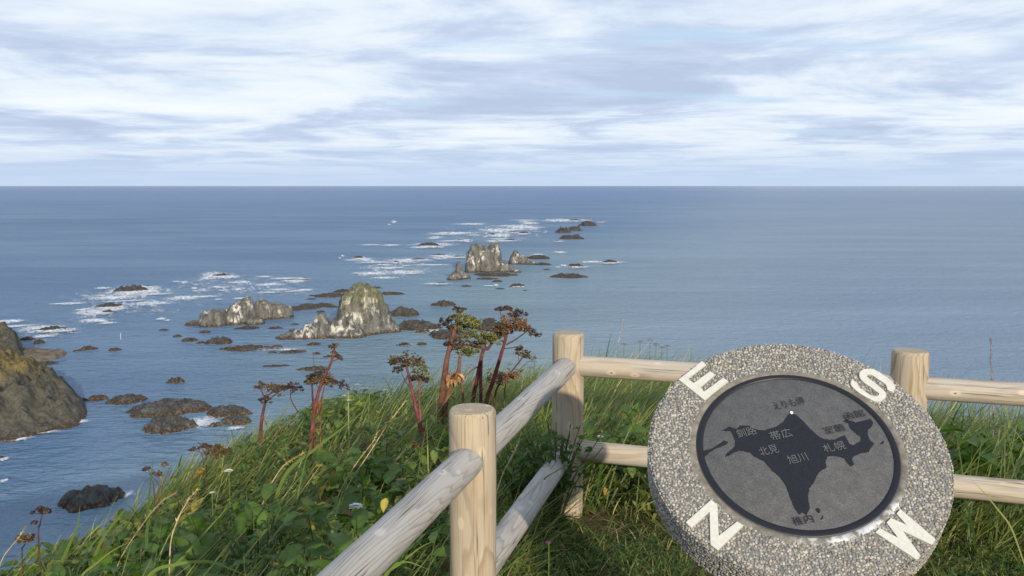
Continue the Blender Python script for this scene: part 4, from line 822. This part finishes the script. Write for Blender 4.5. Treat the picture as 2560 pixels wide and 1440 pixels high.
# ---- leafy plants with large leaves
def leaf_mesh(name, L, Wd, col, lobes=0, seed=0):
    rs = np.random.default_rng(seed); k = 11; t = np.linspace(0, 1, k); w = np.sin(np.pi*t**.75)**.8*Wd/2+.001
    if lobes: w = w*(1+.28*np.sin(t*lobes*6.28))
    w[-1] = .0005; z = .10*L*np.sin(t*2.2)-.30*L*t*t
    mid = np.stack([L*t, 0*t, z], -1); V = np.concatenate([mid, mid+np.stack([0*t+w*.25, w, w*.30+.1*w*np.sin(t*23)], -1), mid+np.stack([0*t+w*.25, -w, w*.30+.1*w*np.cos(t*19)], -1)])
    i = np.arange(k-1); C = np.repeat(np.array([col]), 3*k, 0)*rs.uniform(.85, 1.15, (3*k, 1)); C[:k] *= 1.3
    return mesh_np(name, V, [np.stack([i, i+1, k+i+1, k+i], -1), np.stack([i, 2*k+i, 2*k+i+1, i+1], -1)], C, True)
LM = {'green': [leaf_mesh('leaf', .11, .055, (.080, .145, .030), 0, 1), leaf_mesh('leaf', .09, .05, (.060, .115, .024), 0, 2), leaf_mesh('leaf', .13, .06, (.11, .18, .038), 0, 3)],
      'lime': [leaf_mesh('leaf', .085, .07, (.17, .22, .045), 2.5, 4), leaf_mesh('leaf', .07, .06, (.22, .26, .06), 2.5, 5), leaf_mesh('leaf', .08, .06, (.12, .17, .035), 2.5, 6)],
      'yellow': [leaf_mesh('leaf', .08, .05, (.42, .30, .05), 0, 7), leaf_mesh('leaf', .07, .045, (.35, .20, .03), 0, 8), leaf_mesh('leaf', .09, .05, (.12, .15, .03), 0, 9)],
      'dark': [leaf_mesh('leaf', .05, .026, (.050, .100, .026), 0, 10), leaf_mesh('leaf', .06, .03, (.070, .130, .032), 2, 11), leaf_mesh('leaf', .045, .026, (.095, .165, .040), 0, 12)]}
for l_ in LM.values():
    for me in l_: me.materials.append(MLEAF)
def leafy(label, px, py, y, kind, nl, h, spread, scale=1., cat='plant', grp=None):
    top = at_y(px, py, y); g0 = np.array([top[0], top[1], float(gz(top[:1], top[1:2])[0])]); h = max(.06, top[2]-g0[2]); rs = np.random.default_rng(int(px*5+py)); root = empty('leafy_plant', g0); tag(root, label, cat, grp)
    nst = max(1, nl//7); tips = [np.array([rs.normal()*spread, rs.normal()*spread, h*rs.uniform(.75, 1.)]) for _ in range(nst)]
    for t in tips: mb = MB(); tube(mb, smooth_line([(0, 0, -.02), t*np.array([.4, .4, .55]), t], 4), [.0035, .002], 5, (.07, .09, .03)); link('stem', mb.mesh('stem', smooth=True), MCOL, root)
    for k in range(nl):
        t = tips[k % nst]; f = rs.uniform(.45, 1.); p = t*np.array([f**1.3, f**1.3, f]); o = link('leaf', LM[kind][rs.integers(3)], None, root); s = scale*rs.uniform(.7, 1.2)
        o.matrix_basis = Matrix.Translation(p) @ Matrix.Rotation(rs.uniform(0, 6.28), 4, 'Z') @ Matrix.Rotation(rs.uniform(-.7, .8), 4, 'Y') @ Matrix.Rotation(rs.normal()*.3, 4, 'X') @ Matrix.Scale(s, 4)
leafy('lime green lobed leaf plant standing above the lower left grass', 255, 1312, 3.5, 'lime', 16, .4, .05)
leafy('dense dark green bushy plant against the foot of the corner post', 1392, 1050, 4.02, 'dark', 210, .5, .085, .9)
leafy('dark leafy bush filling the gap behind the front post', 1300, 1075, 4.1, 'dark', 200, .45, .14)
leafy('round dark shrub with tiny leaves in the middle of the left slope', 640, 1290, 3.25, 'dark', 110, .4, .10, .7)
leafy('dark bushy plant on the skyline at the slope edge', 600, 1085, 5.5, 'dark', 70, .4, .14)
leafy('plant with yellow autumn leaves by the tall thin hogweed', 830, 1150, 4.6, 'yellow', 16, .4, .09)
leafy('yellow leaved plant low behind the near rail', 838, 1185, 4.2, 'yellow', 12, .35, .06)
leafy('plant with yellowing leaves on the slope edge', 470, 1170, 4.6, 'yellow', 14, .35, .07)
leafy('pale lime plant in the bottom left grass', 140, 1375, 3.3, 'lime', 12, .35, .05, .7)
leafy('lime leaf sprout at the foot of the tall thin hogweed', 795, 1105, 5.2, 'lime', 10, .35, .05)
leafy('broad leaved plant behind the lower right rail', 2440, 1075, 4.2, 'green', 26, .4, .13, 1.4)
for px, py, y in ((150, 1350, 3.4), (330, 1370, 3.1), (200, 1400, 3.05), (430, 1380, 3.0), (560, 1400, 2.8), (640, 1360, 2.9), (700, 1330, 2.95), (760, 1290, 3.05), (480, 1320, 3.3), (620, 1230, 3.6), (720, 1215, 3.6), (880, 1120, 4.2), (960, 1100, 4.3), (800, 1250, 3.2), (380, 1300, 3.6), (300, 1330, 3.4), (860, 1320, 2.75), (1030, 1180, 3.5), (920, 1190, 3.6), (1080, 1180, 3.35), (1030, 1320, 2.75), (540, 1270, 3.5)):
    leafy('low broad leaved green plant tangled in the grass left of the fence', px, py, y, 'green', 15, .35, .09, grp='broad leaved plants on the left slope')
for px, py, y in ((1560, 1010, 4.9), (1490, 1060, 4.6), (1600, 1080, 4.5), (2350, 1060, 4.6), (2520, 1060, 4.4), (2480, 1040, 4.7)):
    leafy('broad leaved green plant in the long grass beyond the back rails', px, py, y, 'green', 22, .4, .12, 1.25, grp='broad leaved plants beyond the back rails')

# ---- single tall blades and straws
def ribbon(label, pts, y, wpx, col, name='grass_blade', cat='grass', grp=None, head=None):
    P3 = [at_y(q[0], q[1], y+(q[2] if len(q) > 2 else 0)) for q in pts]; g0 = P3[0].copy(); hz_ = float(gz(g0[:1], g0[1:2])[0]); dv = P3[1]-P3[0]; dv = dv/(np.linalg.norm(dv)+1e-9); up_ = max(0., P3[0][2]-hz_); g0[:2] = P3[0][:2]-dv[:2]*min(.25, up_*.7); g0[2] = float(gz(g0[:1], g0[1:2])[0])
    line = smooth_line([g0-np.array([0, 0, .02]), (g0*.4+P3[0]*.6)]+P3, 7)
    root = empty(name, g0); tag(root, label, cat, grp); L = line-g0; mb = MB(); wd = wpx*y/FPX
    if head is None:
        tg = np.gradient(L, axis=0); s = np.cross(tg, np.array([.1, -1, .25])); s /= np.linalg.norm(s, axis=1)[:, None]+1e-9; k = len(L); t = np.linspace(0, 1, k); w = wd/2*np.clip(1.05-t**3, 0.02, 1)*(.7+.3*np.sin(t*3.14))
        V = np.concatenate([L, L+s*w[:, None]+np.array([0, -.3, .3])*w[:, None], L-s*w[:, None]+np.array([0, -.3, .3])*w[:, None]]); i = np.arange(k-1); mb.add(V, [np.stack([i, i+1, k+i+1, k+i], -1), np.stack([i, 2*k+i, 2*k+i+1, i+1], -1)], col); link('blade', mb.mesh('blade', smooth=True), MGRASS, root)
    else:
        tube(mb, L, [wd*.5, wd*.4, wd*.25], 6, col); link('stalk', mb.mesh('stalk', smooth=True), MCOL, root)
        mb = MB(); k0 = int(len(L)*head); seg = L[k0:]; rs = np.random.default_rng(int(pts[0][0])); m = 46; f = rs.uniform(0, len(seg)-1.01, m); i = f.astype(int); p = seg[i]+(seg[i+1]-seg[i])*(f-i)[:, None]; dr = seg[-1]-seg[0]; az = math.atan2(dr[1], dr[0])
        ll = np.full(m, wd*3.2); mb.add(*leaves(p, az+rs.normal(0, .5, m), np.full(m, math.asin(np.clip(dr[2]/np.linalg.norm(dr), -1, 1)))+rs.normal(0, .3, m), ll, ll*.28, np.repeat(np.array([col]), m, 0)*rs.uniform(.8, 1.2, (m, 1)))); link('seed_head', mb.mesh('seed_head'), MCOL, root)
BG = (.17, .23, .055); STR = (.46, .36, .19)
ribbon('wide bright grass blade arching along the bottom left edge', [(372, 1442), (440, 1412), (520, 1404), (580, 1424), (640, 1450, -.1)], 2.75, 9, BG)
ribbon('long straight bright grass blade slanting up in the lower left', [(420, 1438), (470, 1380), (530, 1312), (592, 1242)], 3.0, 8, (.16, .21, .05))
ribbon('bright grass blade slanting up beside the tall thin hogweed', [(720, 1180), (790, 1122), (850, 1075), (905, 1032)], 4.2, 9, (.15, .20, .05))
ribbon('curved yellow green blade in the bottom left corner', [(200, 1450), (240, 1410), (285, 1375), (335, 1350)], 2.9, 7, (.20, .23, .06))
ribbon('green blade rising at the far left grass edge', [(150, 1420), (175, 1360), (195, 1310), (200, 1262)], 3.5, 9, (.13, .19, .04))
ribbon('short green blade rising at the grass edge above the weedy rock', [(235, 1400), (262, 1340), (300, 1290), (318, 1268)], 3.5, 9, (.14, .19, .04))
ribbon('bright blade pointing up right below the near rail', [(955, 1450), (1000, 1410), (1050, 1370), (1085, 1352)], 2.55, 7, BG)
ribbon('bright blade in the short grass left of the front post', [(965, 1442), (1010, 1405), (1075, 1425)], 2.5, 7, (.15, .22, .05))
ribbon('long blade crossing the dark grass right of the compass table', [(2525, 1315), (2495, 1275), (2460, 1232), (2425, 1195)], 3.45, 5, (.26, .30, .10))
ribbon('pale straw stalk with forked seed head in the lower left', [(424, 1410), (428, 1350), (444, 1300), (468, 1255), (494, 1222)], 3.0, 4.5, STR, 'dry_grass_stalk', 'grass stalk', None, .62)
ribbon('brown straw stalk leaning right along the left slope', [(300, 1400), (350, 1320), (400, 1258), (440, 1232)], 3.4, 3.5, (.36, .28, .12), 'dry_grass_stalk', 'grass stalk', None, .55)
ribbon('long golden straw stalk rising toward the tall thin hogweed', [(870, 1215), (925, 1130), (970, 1060), (1012, 1006)], 4.0, 3.5, (.45, .36, .18), 'dry_grass_stalk', 'grass stalk', None, .6)
ribbon('golden straw stalk left of the long one behind the near rail', [(850, 1230), (890, 1160), (930, 1108), (945, 1080)], 4.0, 3, (.42, .33, .16), 'dry_grass_stalk', 'grass stalk', None, .5)
ribbon('straw stalk bending right under the yarrow', [(660, 1250), (690, 1190), (720, 1155), (765, 1130)], 3.7, 3.5, (.40, .31, .14), 'dry_grass_stalk', 'grass stalk', None, .7)
ribbon('upright dry seed stalk standing against the sea at the right edge', [(2483, 1060), (2482, 1000), (2479, 930), (2476, 838)], 4.6, 3.0, (.30, .25, .18), 'dry_grass_stalk', 'grass stalk', None, .72)
ribbon('thin pale grass stalk against the water right of the corner post', [(1530, 920), (1540, 880), (1552, 830), (1558, 795)], 7.6, 2.0, (.42, .38, .30), 'dry_grass_stalk', 'grass stalk', None, .6)
ribbon('thin pale straw at the far left bottom over the water', [(5, 1400), (25, 1370), (50, 1340), (62, 1318)], 3.6, 3, STR, 'dry_grass_stalk', 'grass stalk', None, .7)
ribbon('pale yellow seed straw under the middle rail', [(1255, 1190), (1275, 1150), (1295, 1110), (1302, 1085)], 3.7, 3, (.50, .40, .20), 'dry_grass_stalk', 'grass stalk', None, .6)
print('grass blades', NG1)
